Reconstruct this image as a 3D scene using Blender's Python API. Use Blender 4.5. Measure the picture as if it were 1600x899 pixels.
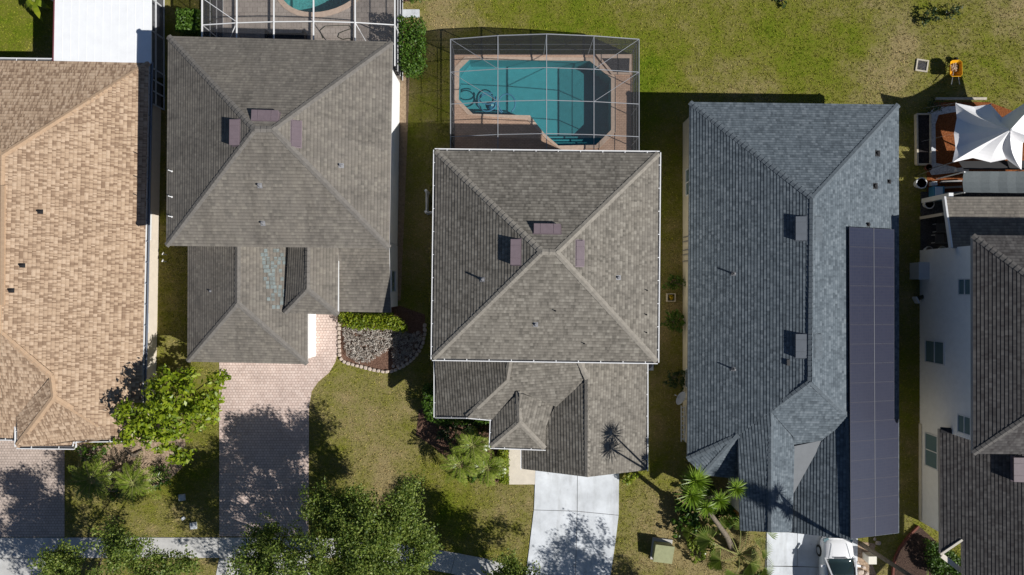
import bpy, math, random
import numpy as np
from mathutils import Vector, Matrix
from mathutils.geometry import tessellate_polygon

random.seed(7)
RNG = np.random.default_rng(11)
for o in list(bpy.data.objects):
    bpy.data.objects.remove(o)
scene = bpy.context.scene
COL = scene.collection

# ------------------------------------------------------------------ camera, sky, sun, exposure
S, H = 0.037, 40.0                       # metres per photo pixel on the ground, flying height
cam_d = bpy.data.cameras.new("camera")
cam_d.sensor_width = 36.0
cam_d.lens = 36.0 * H / (1600 * S)
cam_d.clip_end = 500
cam = bpy.data.objects.new("camera", cam_d)
cam.location = (0, 0, H)
COL.objects.link(cam)
scene.camera = cam

SHADOW = Vector((-1.10, 0.485, -1.0))    # where the light travels, per metre of height
world = bpy.data.worlds.new("World")
scene.world = world
world.use_nodes = True
wn = world.node_tree
sky = wn.nodes.new("ShaderNodeTexSky")
sky.sky_type = 'NISHITA'
sky.sun_disc = False
sky.sun_elevation = math.radians(39.8)
sky.sun_rotation = math.radians(113.8)
sky.ozone_density = 3.5
sky.air_density = 0.8
sky.dust_density = 0.3
bg = wn.nodes["Background"]
bg.inputs[1].default_value = 0.05
wn.links.new(sky.outputs[0], bg.inputs[0])
sun_d = bpy.data.lights.new("sun", 'SUN')
sun_d.energy = 5.0
sun_d.angle = math.radians(0.5)
sun_d.color = (1.0, 0.975, 0.93)
sun = bpy.data.objects.new("sun", sun_d)
sun.rotation_euler = SHADOW.to_track_quat('-Z', 'Y').to_euler()
sun.location = (30, -15, 30)
COL.objects.link(sun)
scene.view_settings.view_transform = 'Standard'
scene.view_settings.look = 'None'
scene.view_settings.gamma = 1.0
scene.view_settings.exposure = 0.17
scene.cycles.max_bounces = 8
scene.cycles.transparent_max_bounces = 16

# ------------------------------------------------------------------ helpers
def P(x, y, z=0.0):
    """world point at height z that the drone saw at photo pixel (x, y)"""
    k = (H - z) / H * S
    return Vector(((x - 800) * k, (449.5 - y) * k, z))

def PL(pts, z=0.0):
    return [P(x, y, z) for x, y in pts]

ORG = {}

class MB:
    def __init__(self):
        self.v, self.f, self.uv = [], [], []
    def face(self, pts, uv=None):
        i = len(self.v)
        self.v += [tuple(p) for p in pts]
        self.f.append(tuple(range(i, i + len(pts))))
        self.uv.append(uv)
    def box(self, c, s, rz=0.0):
        cx, cy, cz = c
        sx, sy, sz = s[0] / 2, s[1] / 2, s[2] / 2
        ca, sa = math.cos(rz), math.sin(rz)
        p = []
        for dz in (-sz, sz):
            for dx, dy in ((-sx, -sy), (sx, -sy), (sx, sy), (-sx, sy)):
                p.append((cx + dx * ca - dy * sa, cy + dx * sa + dy * ca, cz + dz))
        self.hexa(p)
        return self
    def hexa(self, p):
        i = len(self.v)
        self.v += [tuple(q) for q in p]
        for f in ((3, 2, 1, 0), (4, 5, 6, 7), (0, 1, 5, 4), (1, 2, 6, 5), (2, 3, 7, 6), (3, 0, 4, 7)):
            self.f.append(tuple(i + k for k in f)); self.uv.append(None)
    def prism(self, poly, z0, z1):
        """poly: xy points; z1 number or list"""
        n = len(poly)
        a = sum(poly[i][0] * poly[(i + 1) % n][1] - poly[(i + 1) % n][0] * poly[i][1] for i in range(n))
        poly = [(p[0], p[1]) for p in poly]
        zt = list(z1) if isinstance(z1, (list, tuple)) else [z1] * n
        if a < 0:
            poly, zt = poly[::-1], zt[::-1]
        i = len(self.v)
        self.v += [(x, y, z0) for x, y in poly] + [(poly[k][0], poly[k][1], zt[k]) for k in range(n)]
        self.f.append(tuple(i + k for k in reversed(range(n)))); self.uv.append(None)
        self.f.append(tuple(i + n + k for k in range(n))); self.uv.append(None)
        for k in range(n):
            m = (k + 1) % n
            self.f.append((i + k, i + m, i + n + m, i + n + k)); self.uv.append(None)
        return self
    def bar(self, a, b, w, h=None):
        a, b = Vector(a), Vector(b)
        h = h or w
        d = (b - a).normalized()
        s = d.cross(Vector((0, 0, 1)))
        s = Vector((1, 0, 0)) if s.length < 1e-4 else s.normalized()
        u = s.cross(d)
        s, u = s * w / 2, u * h / 2
        self.hexa([a - s - u, a + s - u, b + s - u, b - s - u, a - s + u, a + s + u, b + s + u, b - s + u])
        return self
    def tube(self, pts, rad, n=8, cap=True):
        pts = [Vector(p) for p in pts]
        m = len(pts)
        rad = rad if isinstance(rad, (list, tuple)) else [rad] * m
        i = len(self.v)
        prev = None
        for k, p in enumerate(pts):
            d = (pts[min(k + 1, m - 1)] - pts[max(k - 1, 0)]).normalized()
            s = d.cross(Vector((0, 0, 1))) if prev is None else prev - d * prev.dot(d)
            s = Vector((1, 0, 0)) if s.length < 1e-4 else s.normalized()
            prev = s
            u = d.cross(s)
            for q in range(n):
                t = 2 * math.pi * q / n
                self.v.append(tuple(p + (s * math.cos(t) + u * math.sin(t)) * rad[k]))
        for k in range(m - 1):
            for q in range(n):
                r = (q + 1) % n
                self.f.append((i + k * n + q, i + k * n + r, i + (k + 1) * n + r, i + (k + 1) * n + q)); self.uv.append(None)
        if cap:
            self.f.append(tuple(i + q for q in reversed(range(n)))); self.uv.append(None)
            self.f.append(tuple(i + (m - 1) * n + q for q in range(n))); self.uv.append(None)
        return self
    def lathe(self, c, prof, n=14):
        """prof: (radius, z) from the bottom up"""
        return self.tube([(c[0], c[1], c[2] + z) for r, z in prof], [max(r, .001) for r, z in prof], n)
    def build(self, name, mat, parent=None, origin=None, smooth=False):
        org = ORG[parent.name] if parent else (Vector(origin) if origin is not None else Vector((0, 0, 0)))
        me = bpy.data.meshes.new(name)
        me.from_pydata([(x - org.x, y - org.y, z - org.z) for x, y, z in self.v], [], self.f)
        if any(u is not None for u in self.uv):
            lay = me.uv_layers.new(name="UVMap").data
            k = 0
            for f, u in zip(self.f, self.uv):
                for q in range(len(f)):
                    lay[k].uv = u[q] if u is not None else (0, 0)
                    k += 1
        return link(me, name, mat, parent, org, smooth)

def link(me, name, mat, parent, org, smooth=False):
    if mat: me.materials.append(mat)
    if smooth:
        me.polygons.foreach_set("use_smooth", [True] * len(me.polygons))
    o = bpy.data.objects.new(name, me)
    COL.objects.link(o)
    if parent:
        o.parent = parent
    else:
        o.location = org
    ORG[o.name] = org
    return o

def mesh_np(name, verts, faces_n, mat, parent=None, origin=None):
    """verts (N*k,3) array, faces are consecutive runs of faces_n verts"""
    org = ORG[parent.name] if parent else (Vector(origin) if origin is not None else Vector((0, 0, 0)))
    v = np.asarray(verts, dtype=np.float32) - np.array(org, dtype=np.float32)
    n = len(v) // faces_n
    me = bpy.data.meshes.new(name)
    me.vertices.add(n * faces_n)
    me.vertices.foreach_set("co", v[:n * faces_n].ravel())
    me.loops.add(n * faces_n)
    me.loops.foreach_set("vertex_index", np.arange(n * faces_n, dtype=np.int32))
    me.polygons.add(n)
    me.polygons.foreach_set("loop_start", np.arange(n, dtype=np.int32) * faces_n)
    me.update(calc_edges=True)
    return link(me, name, mat, parent, org)

def thing(name, label, cat, loc, group=None):
    o = bpy.data.objects.new(name, None)
    o.empty_display_size = .3
    o.location = loc
    COL.objects.link(o)
    ORG[o.name] = Vector(loc)
    return tag(o, label, cat, group)

def tag(o, label, cat, group=None):
    o['label'] = label; o['category'] = cat
    if group: o['group'] = group
    return o

def struct(o, kind='structure'):
    o['kind'] = kind
    return o

def copy_tree(o, loc, label=None, rz=0.0, parent=None, sc=1.0):
    c = o.copy(); COL.objects.link(c)
    if parent is None:
        c.location = loc; c.rotation_euler = (0, 0, rz); c.scale = (sc, sc, sc)
        if label: c['label'] = label
    else:
        c.parent = parent
    ORG[c.name] = Vector(loc)
    for ch in [k for k in bpy.data.objects if k.parent == o]:
        copy_tree(ch, loc, parent=c)
    return c

# ------------------------------------------------------------------ materials
def nd(nt, kind, **kw):
    n = nt.nodes.new(kind)
    for k, v in kw.items():
        setattr(n, k, v)
    return n

def mat(name, col, rough=.8, metal=0.0, spec=.3, noise=0.0, nscale=3.0, bump=0.0, bscale=60.0, coat=0.0):
    m = bpy.data.materials.new(name); m.use_nodes = True
    nt = m.node_tree; b = nt.nodes["Principled BSDF"]
    b.inputs["Roughness"].default_value = rough
    b.inputs["Metallic"].default_value = metal
    b.inputs["Specular IOR Level"].default_value = spec
    if coat: b.inputs["Coat Weight"].default_value = coat
    b.inputs["Base Color"].default_value = (*col, 1)
    if noise:
        g = nd(nt, "ShaderNodeNewGeometry")
        n1 = nd(nt, "ShaderNodeTexNoise"); n1.inputs["Scale"].default_value = nscale; n1.inputs["Detail"].default_value = 8
        n1.inputs["Roughness"].default_value = .65
        nt.links.new(g.outputs["Position"], n1.inputs["Vector"])
        r = nd(nt, "ShaderNodeValToRGB")
        r.color_ramp.elements[0].position = .3; r.color_ramp.elements[1].position = .7
        r.color_ramp.elements[0].color = (*[c * (1 - noise) for c in col], 1)
        r.color_ramp.elements[1].color = (*[min(1, c * (1 + noise * .6)) for c in col], 1)
        nt.links.new(n1.outputs[0], r.inputs[0]); nt.links.new(r.outputs[0], b.inputs["Base Color"])
    if bump:
        g2 = nd(nt, "ShaderNodeNewGeometry")
        n2 = nd(nt, "ShaderNodeTexNoise"); n2.inputs["Scale"].default_value = bscale; n2.inputs["Detail"].default_value = 4
        nt.links.new(g2.outputs["Position"], n2.inputs["Vector"])
        bp = nd(nt, "ShaderNodeBump"); bp.inputs["Strength"].default_value = bump; bp.inputs["Distance"].default_value = .02
        nt.links.new(n2.outputs[0], bp.inputs["Height"]); nt.links.new(bp.outputs[0], b.inputs["Normal"])
    return m

def math_n(nt, op, a, b=None):
    n = nd(nt, "ShaderNodeMath", operation=op)
    for k, x in enumerate((a, b)):
        if x is None: continue
        if isinstance(x, (int, float)): n.inputs[k].default_value = x
        else: nt.links.new(x, n.inputs[k])
    return n.outputs[0]

def mixc(nt, fac, a, b, mode='MIX'):
    n = nd(nt, "ShaderNodeMix", data_type='RGBA', blend_type=mode)
    for s, x in ((n.inputs[0], fac), (n.inputs[6], a), (n.inputs[7], b)):
        if isinstance(x, (int, float)): s.default_value = x
        elif isinstance(x, tuple): s.default_value = (*x, 1)
        else: nt.links.new(x, s)
    return n.outputs[2]

def noise_n(nt, vec, scale, detail=4, rough=.6):
    n = nd(nt, "ShaderNodeTexNoise")
    n.inputs["Scale"].default_value = scale; n.inputs["Detail"].default_value = detail; n.inputs["Roughness"].default_value = rough
    nt.links.new(vec, n.inputs["Vector"])
    return n.outputs[0]

def ramp(nt, fac, stops, const=False):
    r = nd(nt, "ShaderNodeValToRGB"); cr = r.color_ramp
    if const: cr.interpolation = 'CONSTANT'
    while len(cr.elements) < len(stops): cr.elements.new(.5)
    for e, (p, c) in zip(cr.elements, stops):
        e.position = p; e.color = (*c, 1) if len(c) == 3 else c
    nt.links.new(fac, r.inputs[0])
    return r.outputs[0]

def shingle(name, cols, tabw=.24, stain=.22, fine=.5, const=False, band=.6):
    """UV: u metres along the course, v in courses"""
    m = bpy.data.materials.new(name); m.use_nodes = True
    nt = m.node_tree; b = nt.nodes["Principled BSDF"]
    b.inputs["Roughness"].default_value = .92; b.inputs["Specular IOR Level"].default_value = .25
    uv = nd(nt, "ShaderNodeUVMap"); sp = nd(nt, "ShaderNodeSeparateXYZ"); nt.links.new(uv.outputs[0], sp.inputs[0])
    row = math_n(nt, 'FLOOR', sp.outputs[1])
    w1 = nd(nt, "ShaderNodeTexWhiteNoise", noise_dimensions='1D'); nt.links.new(row, w1.inputs["W"])
    uu = math_n(nt, 'ADD', sp.outputs[0], math_n(nt, 'MULTIPLY', w1.outputs[0], 7.0))
    vals = []
    for w, k in ((tabw, 0.0), (tabw * .47, 31.0)):
        c = math_n(nt, 'FLOOR', math_n(nt, 'DIVIDE', uu, w))
        cb = nd(nt, "ShaderNodeCombineXYZ"); nt.links.new(c, cb.inputs[0]); nt.links.new(math_n(nt, 'ADD', row, k), cb.inputs[1])
        wn2 = nd(nt, "ShaderNodeTexWhiteNoise", noise_dimensions='2D'); nt.links.new(cb.outputs[0], wn2.inputs["Vector"])
        vals.append(wn2.outputs[0])
    val = math_n(nt, 'ADD', math_n(nt, 'MULTIPLY', vals[0], 1 - fine), math_n(nt, 'MULTIPLY', vals[1], fine))
    n = len(cols)
    col = ramp(nt, val, [(.12 + .76 * k / (n if const else n - 1), c) for k, c in enumerate(cols)], const)
    g = nd(nt, "ShaderNodeNewGeometry")
    big = noise_n(nt, g.outputs["Position"], .55, 6, .6)
    col = mixc(nt, stain, col, ramp(nt, big, [(.3, (.45, .45, .46)), (.5, (1, 1, 1)), (.7, (1.0, .98, .94))]), 'MULTIPLY')
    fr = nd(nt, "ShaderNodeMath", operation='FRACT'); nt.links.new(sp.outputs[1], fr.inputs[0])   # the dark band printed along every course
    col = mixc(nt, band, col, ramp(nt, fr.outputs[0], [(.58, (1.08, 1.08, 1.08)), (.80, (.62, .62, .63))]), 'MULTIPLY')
    gran = noise_n(nt, g.outputs["Position"], 45, 3, .7)
    col = mixc(nt, .55, col, ramp(nt, gran, [(.3, (.6, .6, .6)), (.7, (1.25, 1.25, 1.25))]), 'MULTIPLY')
    cs = nd(nt, "ShaderNodeCombineXYZ"); nt.links.new(math_n(nt, 'MULTIPLY', sp.outputs[0], 1.6), cs.inputs[0]); nt.links.new(math_n(nt, 'MULTIPLY', sp.outputs[1], .045), cs.inputs[1])
    col = mixc(nt, stain, col, ramp(nt, noise_n(nt, cs.outputs[0], 1.0, 5, .6), [(.34, (.62, .61, .60)), (.52, (1, 1, 1)), (.7, (1.1, 1.09, 1.06))]), 'MULTIPLY')   # rain streaks down the slope
    nt.links.new(col, b.inputs["Base Color"])
    return m

def leafmat(name, stops, trans=.35, rough=.5):
    m = bpy.data.materials.new(name); m.use_nodes = True
    nt = m.node_tree; b = nt.nodes["Principled BSDF"]; out = nt.nodes["Material Output"]
    b.inputs["Roughness"].default_value = rough; b.inputs["Specular IOR Level"].default_value = .35
    g = nd(nt, "ShaderNodeNewGeometry")
    big = noise_n(nt, g.outputs["Position"], 1.6, 2)
    f = math_n(nt, 'ADD', math_n(nt, 'MULTIPLY', g.outputs["Random Per Island"], .6), math_n(nt, 'MULTIPLY', big, .4))
    n = len(stops)
    col = ramp(nt, f, [(.1 + .8 * k / (n - 1), c) for k, c in enumerate(stops)])
    nt.links.new(col, b.inputs["Base Color"])
    t = nd(nt, "ShaderNodeBsdfTranslucent")
    nt.links.new(mixc(nt, .5, col, (1.0, 1.0, .25), 'MULTIPLY'), t.inputs[0])
    mx = nd(nt, "ShaderNodeMixShader"); mx.inputs[0].default_value = trans
    nt.links.new(b.outputs[0], mx.inputs[1]); nt.links.new(t.outputs[0], mx.inputs[2])
    nt.links.new(mx.outputs[0], out.inputs[0])
    return m

def lawn_colour(nt):
    g = nd(nt, "ShaderNodeNewGeometry"); pos = g.outputs["Position"]
    n1 = noise_n(nt, pos, .16, 5, .6); n2 = noise_n(nt, pos, .9, 5, .65); n3 = noise_n(nt, pos, 7.0, 4, .75)
    f = math_n(nt, 'ADD', math_n(nt, 'ADD', math_n(nt, 'MULTIPLY', n1, .45), math_n(nt, 'MULTIPLY', n2, .35)), math_n(nt, 'MULTIPLY', n3, .28))
    # lusher ground behind the houses, drier ground by the street and at the far right
    def blob(px, py, r, amp):
        c = P(px, py)
        d = nd(nt, "ShaderNodeVectorMath", operation='DISTANCE'); nt.links.new(pos, d.inputs[0]); d.inputs[1].default_value = c
        q = nd(nt, "ShaderNodeMapRange"); q.interpolation_type = 'SMOOTHSTEP'
        q.inputs[1].default_value = 0; q.inputs[2].default_value = r; q.inputs[3].default_value = amp; q.inputs[4].default_value = 0
        nt.links.new(d.outputs["Value"], q.inputs[0]); return q.outputs[0]
    for b in ((1010, 90, 4.0, -.16), (870, 10, 6.0, -.10), (1110, 40, 4.0, -.03), (1250, 90, 4.5, -.10), (1340, 60, 2.0, -.12), (1420, 60, 2.6, .11), (1560, 40, 4.0, .05), (1380, 130, 2.6, .08),
              (690, 30, 3.0, .10), (1530, 120, 3, -.06), (590, 660, 5.5, .06), (610, 770, 2.2, .14), (760, 800, 4, .06), (1090, 830, 4.0, .22), (30, 40, 4, -.10), (1260, 150, 2.2, .04),
              (1180, 140, 3, .02), (530, 610, 2, .05), (720, 790, 3, -.06)):
        f = math_n(nt, 'ADD', f, blob(*b))
    f = math_n(nt, 'ADD', math_n(nt, 'MULTIPLY', math_n(nt, 'SUBTRACT', f, .54), 2.9), .58)
    return pos, ramp(nt, f, [(.06, (.125, .180, .010)), (.28, (.172, .198, .020)), (.48, (.208, .203, .040)), (.66, (.250, .224, .076)), (.92, (.33, .262, .130))])

def lawnmat(name, blades):
    m = bpy.data.materials.new(name); m.use_nodes = True
    nt = m.node_tree; b = nt.nodes["Principled BSDF"]
    b.inputs["Roughness"].default_value = .95; b.inputs["Specular IOR Level"].default_value = .1
    pos, col = lawn_colour(nt)
    if blades:
        g = nd(nt, "ShaderNodeNewGeometry")
        v = ramp(nt, g.outputs["Random Per Island"], [(0, (.6, .64, .6)), (.6, (1.1, 1.1, 1.0)), (1, (1.9, 1.75, 1.6))])
        col = mixc(nt, 1.0, col, v, 'MULTIPLY')
    else:
        n = noise_n(nt, pos, 22, 4, .75)
        col = mixc(nt, 1.0, col, ramp(nt, n, [(.3, (.45, .45, .42)), (.7, (1.15, 1.15, 1.1))]), 'MULTIPLY')
        bp = nd(nt, "ShaderNodeBump"); bp.inputs["Strength"].default_value = .9; bp.inputs["Distance"].default_value = .05
        nt.links.new(noise_n(nt, pos, 12, 6, .75), bp.inputs["Height"]); nt.links.new(bp.outputs[0], b.inputs["Normal"])
    nt.links.new(col, b.inputs["Base Color"])
    return m

def pavermat(name, c1, c2, mortar, w=.2, h=.1, rot=0.0, noise=.35):
    m = bpy.data.materials.new(name); m.use_nodes = True
    nt = m.node_tree; b = nt.nodes["Principled BSDF"]
    b.inputs["Roughness"].default_value = .9; b.inputs["Specular IOR Level"].default_value = .2
    g = nd(nt, "ShaderNodeNewGeometry"); mp = nd(nt, "ShaderNodeMapping"); mp.inputs["Rotation"].default_value = (0, 0, rot)
    nt.links.new(g.outputs["Position"], mp.inputs[0])
    br = nd(nt, "ShaderNodeTexBrick"); nt.links.new(mp.outputs[0], br.inputs["Vector"])
    br.inputs["Scale"].default_value = 1; br.inputs["Brick Width"].default_value = w; br.inputs["Row Height"].default_value = h
    br.inputs["Mortar Size"].default_value = .012; br.inputs["Mortar Smooth"].default_value = .3
    br.inputs["Color1"].default_value = (*c1, 1); br.inputs["Color2"].default_value = (*c2, 1); br.inputs["Mortar"].default_value = (*mortar, 1)
    n1 = noise_n(nt, g.outputs["Position"], .7, 6, .65)
    col = mixc(nt, noise, br.outputs[0], ramp(nt, n1, [(.3, (.5, .5, .5)), (.62, (1.1, 1.1, 1.1))]), 'MULTIPLY')
    n2 = noise_n(nt, g.outputs["Position"], 9, 4, .7)
    col = mixc(nt, .5, col, ramp(nt, n2, [(.32, (.55, .5, .48)), (.45, (1, 1, 1))]), 'MULTIPLY')
    nt.links.new(col, b.inputs["Base Color"])
    bp = nd(nt, "ShaderNodeBump"); bp.inputs["Strength"].default_value = .6; bp.inputs["Distance"].default_value = .01; bp.invert = True
    nt.links.new(br.outputs["Fac"], bp.inputs["Height"]); nt.links.new(bp.outputs[0], b.inputs["Normal"])
    return m

def mulchmat(name, stops, scale=14):
    m = bpy.data.materials.new(name); m.use_nodes = True
    nt = m.node_tree; b = nt.nodes["Principled BSDF"]; b.inputs["Roughness"].default_value = .95
    b.inputs["Specular IOR Level"].default_value = .1
    g = nd(nt, "ShaderNodeNewGeometry")
    n = noise_n(nt, g.outputs["Position"], scale, 6, .75)
    k = len(stops)
    nt.links.new(ramp(nt, n, [(.3 + .4 * i / (k - 1), c) for i, c in enumerate(stops)]), b.inputs["Base Color"])
    bp = nd(nt, "ShaderNodeBump"); bp.inputs["Strength"].default_value = 1; bp.inputs["Distance"].default_value = .05
    nt.links.new(n, bp.inputs["Height"]); nt.links.new(bp.outputs[0], b.inputs["Normal"])
    return m

def screenmat(name, alpha, col=(.03, .03, .035)):
    m = bpy.data.materials.new(name); m.use_nodes = True
    nt = m.node_tree; out = nt.nodes["Material Output"]
    d = nd(nt, "ShaderNodeBsdfDiffuse"); d.inputs[0].default_value = (*col, 1)
    t = nd(nt, "ShaderNodeBsdfTransparent")
    lw = nd(nt, "ShaderNodeLayerWeight"); lw.inputs[0].default_value = .5     # a woven mesh closes up at a glancing view
    mr = nd(nt, "ShaderNodeMapRange"); mr.inputs[1].default_value = 0; mr.inputs[2].default_value = 1
    mr.inputs[3].default_value = alpha; mr.inputs[4].default_value = .82
    nt.links.new(lw.outputs["Facing"], mr.inputs[0])
    mx = nd(nt, "ShaderNodeMixShader"); nt.links.new(mr.outputs[0], mx.inputs[0])
    nt.links.new(t.outputs[0], mx.inputs[1]); nt.links.new(d.outputs[0], mx.inputs[2]); nt.links.new(mx.outputs[0], out.inputs[0])
    return m

def watermat(name, tint):
    m = bpy.data.materials.new(name); m.use_nodes = True
    nt = m.node_tree; out = nt.nodes["Material Output"]
    t = nd(nt, "ShaderNodeBsdfTransparent"); t.inputs[0].default_value = (*tint, 1)
    gl = nd(nt, "ShaderNodeBsdfGlossy"); gl.inputs["Roughness"].default_value = .05
    g = nd(nt, "ShaderNodeNewGeometry"); bp = nd(nt, "ShaderNodeBump"); bp.inputs["Strength"].default_value = .25; bp.inputs["Distance"].default_value = .05
    nt.links.new(noise_n(nt, g.outputs["Position"], 3, 3), bp.inputs["Height"])
    nt.links.new(bp.outputs[0], gl.inputs["Normal"])
    mx = nd(nt, "ShaderNodeMixShader"); mx.inputs[0].default_value = .03
    nt.links.new(t.outputs[0], mx.inputs[1]); nt.links.new(gl.outputs[0], mx.inputs[2]); nt.links.new(mx.outputs[0], out.inputs[0])
    return m

def solarmat(name):
    m = bpy.data.materials.new(name); m.use_nodes = True
    nt = m.node_tree; b = nt.nodes["Principled BSDF"]
    b.inputs["Roughness"].default_value = .28; b.inputs["Specular IOR Level"].default_value = .5
    uv = nd(nt, "ShaderNodeUVMap")
    br = nd(nt, "ShaderNodeTexBrick"); nt.links.new(uv.outputs[0], br.inputs["Vector"]); br.offset = 0
    br.inputs["Scale"].default_value = 1; br.inputs["Brick Width"].default_value = .165; br.inputs["Row Height"].default_value = .165
    br.inputs["Mortar Size"].default_value = .006
    br.inputs["Color1"].default_value = (.018, .021, .042, 1); br.inputs["Color2"].default_value = (.022, .025, .047, 1); br.inputs["Mortar"].default_value = (.036, .035, .052, 1)
    nt.links.new(br.outputs[0], b.inputs["Base Color"])
    return m

M = {}
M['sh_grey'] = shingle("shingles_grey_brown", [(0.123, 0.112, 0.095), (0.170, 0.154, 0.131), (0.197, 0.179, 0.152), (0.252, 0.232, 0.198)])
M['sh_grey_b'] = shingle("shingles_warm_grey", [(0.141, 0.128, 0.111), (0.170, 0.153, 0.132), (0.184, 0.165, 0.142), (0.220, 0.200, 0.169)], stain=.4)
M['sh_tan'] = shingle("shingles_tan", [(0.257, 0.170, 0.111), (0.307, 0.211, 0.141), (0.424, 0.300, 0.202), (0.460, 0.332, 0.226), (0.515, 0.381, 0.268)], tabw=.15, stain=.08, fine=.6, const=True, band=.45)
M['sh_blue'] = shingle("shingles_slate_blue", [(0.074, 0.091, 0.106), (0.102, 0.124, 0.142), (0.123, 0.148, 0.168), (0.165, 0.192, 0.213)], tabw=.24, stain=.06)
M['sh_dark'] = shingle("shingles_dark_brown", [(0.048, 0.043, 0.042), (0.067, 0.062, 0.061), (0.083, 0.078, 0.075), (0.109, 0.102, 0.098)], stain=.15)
M['cap_grey'] = mat("cap_grey", (.255, .232, .198), .9, noise=.25, nscale=6)
M['cap_grey_b'] = mat("cap_grey_b", (.172, .158, .142), .9, noise=.25, nscale=6)
M['cap_tan'] = mat("cap_tan", (.45, .31, .20), .9, noise=.15, nscale=6)
M['cap_blue'] = mat("cap_blue", (.118, .14, .158), .9, noise=.25, nscale=6)
M['cap_dark'] = mat("cap_dark", (.115, .107, .10), .9, noise=.25, nscale=6)
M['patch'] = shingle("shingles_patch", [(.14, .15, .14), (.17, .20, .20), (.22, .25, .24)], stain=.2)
M['stucco_white'] = mat("stucco_white", (.86, .85, .83), .9, noise=.06, bump=.3)
M['stucco_cream'] = mat("stucco_cream", (.66, .58, .48), .9, noise=.08, bump=.3)
M['stucco_beige'] = mat("stucco_beige", (.62, .57, .46), .9, noise=.1, bump=.3)
M['white'] = mat("white_metal", (.72, .72, .72), .5, noise=.06, nscale=4)
M['fascia_grey'] = mat("fascia_grey", (.32, .30, .29), .6)
M['fascia_navy'] = mat("fascia_slate", (.16, .18, .22), .6)
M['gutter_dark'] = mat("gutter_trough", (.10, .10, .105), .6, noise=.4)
M['alu'] = mat("aluminium_frame", (.60, .61, .63), .45, noise=.1)
M['alu_grey'] = mat('aluminium_dull', (.28, .29, .31), .5, noise=.1)
M['bronze'] = mat("bronze_frame", (.10, .10, .11), .5)
M['mauve'] = mat("vent_mauve", (.165, .128, .142), .5, noise=.12, nscale=5)
M['vent_grey'] = mat("vent_grey", (.12, .135, .155), .5, noise=.12)
M['black'] = mat("black", (.015, .015, .017), .6)
M['lead'] = mat("pipe_lead", (.22, .22, .23), .5)
M['glass'] = mat("window_glass", (.13, .20, .22), .08, spec=.8)
M['concrete'] = mat("concrete", (.62, .645, .675), .9, noise=.22, nscale=.8, bump=.2)
_nt = M['concrete'].node_tree; _b = _nt.nodes['Principled BSDF']; _src = _b.inputs['Base Color'].links[0].from_socket
_g = nd(_nt, 'ShaderNodeNewGeometry'); _mp = nd(_nt, 'ShaderNodeMapping'); _mp.inputs['Scale'].default_value = (1.1, .16, 1); _nt.links.new(_g.outputs['Position'], _mp.inputs[0])
_c = mixc(_nt, .5, _src, ramp(_nt, noise_n(_nt, _mp.outputs[0], 1.6, 5, .65), [(.36, (.72, .71, .69)), (.5, (1, 1, 1))]), 'MULTIPLY')
_c = mixc(_nt, .6, _c, ramp(_nt, noise_n(_nt, _g.outputs['Position'], 3.2, 3, .5), [(.24, (.5, .48, .46)), (.31, (1, 1, 1))]), 'MULTIPLY')
_nt.links.new(_c, _b.inputs['Base Color'])
M['concrete_w'] = mat("concrete_walk", (.50, .49, .47), .9, noise=.22, nscale=1.4, bump=.2)
M['joint'] = mat("joint", (.12, .115, .11), .95)
M['walk_cream'] = mat("entry_walk", (.62, .56, .47), .9, noise=.12, nscale=2, bump=.2)
M['paver_pink'] = pavermat("paver_pink", (.58, .45, .39), (.68, .55, .485), (.33, .25, .215), .17, .155)
M['paver_tan'] = pavermat("paver_tan", (.46, .375, .32), (.54, .445, .385), (.26, .21, .18), .17, .155)
M['deck_tan'] = pavermat("deck_tan", (.60, .40, .285), (.68, .46, .335), (.48, .31, .22), .2, .1)
M['deck_grey'] = pavermat("deck_grey", (.40, .34, .30), (.47, .405, .355), (.30, .26, .22), .3, .3)
M['coping'] = mat("coping", (.66, .50, .39), .85, noise=.2, nscale=6)
M['plaster'] = mat("pool_plaster", (.13, .36, .39), .7, noise=.10, nscale=2.5)
M['water'] = watermat("pool_water", (.62, .90, .92))
M['plaster_b'] = mat("pool_plaster_pebble", (.22, .46, .44), .7, noise=.45, nscale=7)
M['screen'] = screenmat("screen_mesh", .12, (.10, .10, .105))
M['screen_w'] = screenmat("screen_wall_mesh", .42, (.028, .03, .038))
M['lawn'] = lawnmat("lawn_ground", False)
M['blades'] = lawnmat("lawn_blades", True)
M['mulch'] = mulchmat("mulch_brown", [(.05, .03, .022), (.15, .085, .06), (.26, .16, .115)])
M['mulch_shade_painted'] = mulchmat("mulch_shade_painted", [(.025, .018, .015), (.07, .045, .035), (.13, .085, .065)])  # mulch darkened so its colour carries the shade over the lower right bed
M['mulch_red'] = mulchmat("mulch_red", [(.09, .028, .011), (.21, .07, .025), (.36, .14, .055)])
M['mulch_light'] = mulchmat("mulch_light", [(.14, .09, .06), (.36, .26, .18), (.55, .42, .31)], 9)
M['dirt'] = mulchmat("dirt_strip", [(.17, .12, .075), (.29, .21, .14), (.37, .28, .19)], 6)
M['gravel'] = mulchmat("gravel_white", [(.28, .30, .33), (.58, .60, .64), (.78, .79, .82)], 12)
M['soil'] = mulchmat("soil_dark", [(.012, .011, .011), (.035, .03, .03), (.075, .065, .065)], 12)
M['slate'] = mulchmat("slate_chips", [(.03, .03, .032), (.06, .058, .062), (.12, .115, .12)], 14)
M['stone'] = mat("edging_stone", (.52, .43, .36), .9, noise=.3, nscale=9, bump=.5, bscale=30)
M['timber'] = mat("timber_pale", (.50, .45, .36), .8, noise=.25, nscale=6)
M['timber_grey'] = mat("timber_grey", (.30, .29, .29), .8, noise=.25, nscale=6)
M['brick_red'] = mat("edging_red", (.17, .06, .042), .85, noise=.3, nscale=8)
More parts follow.
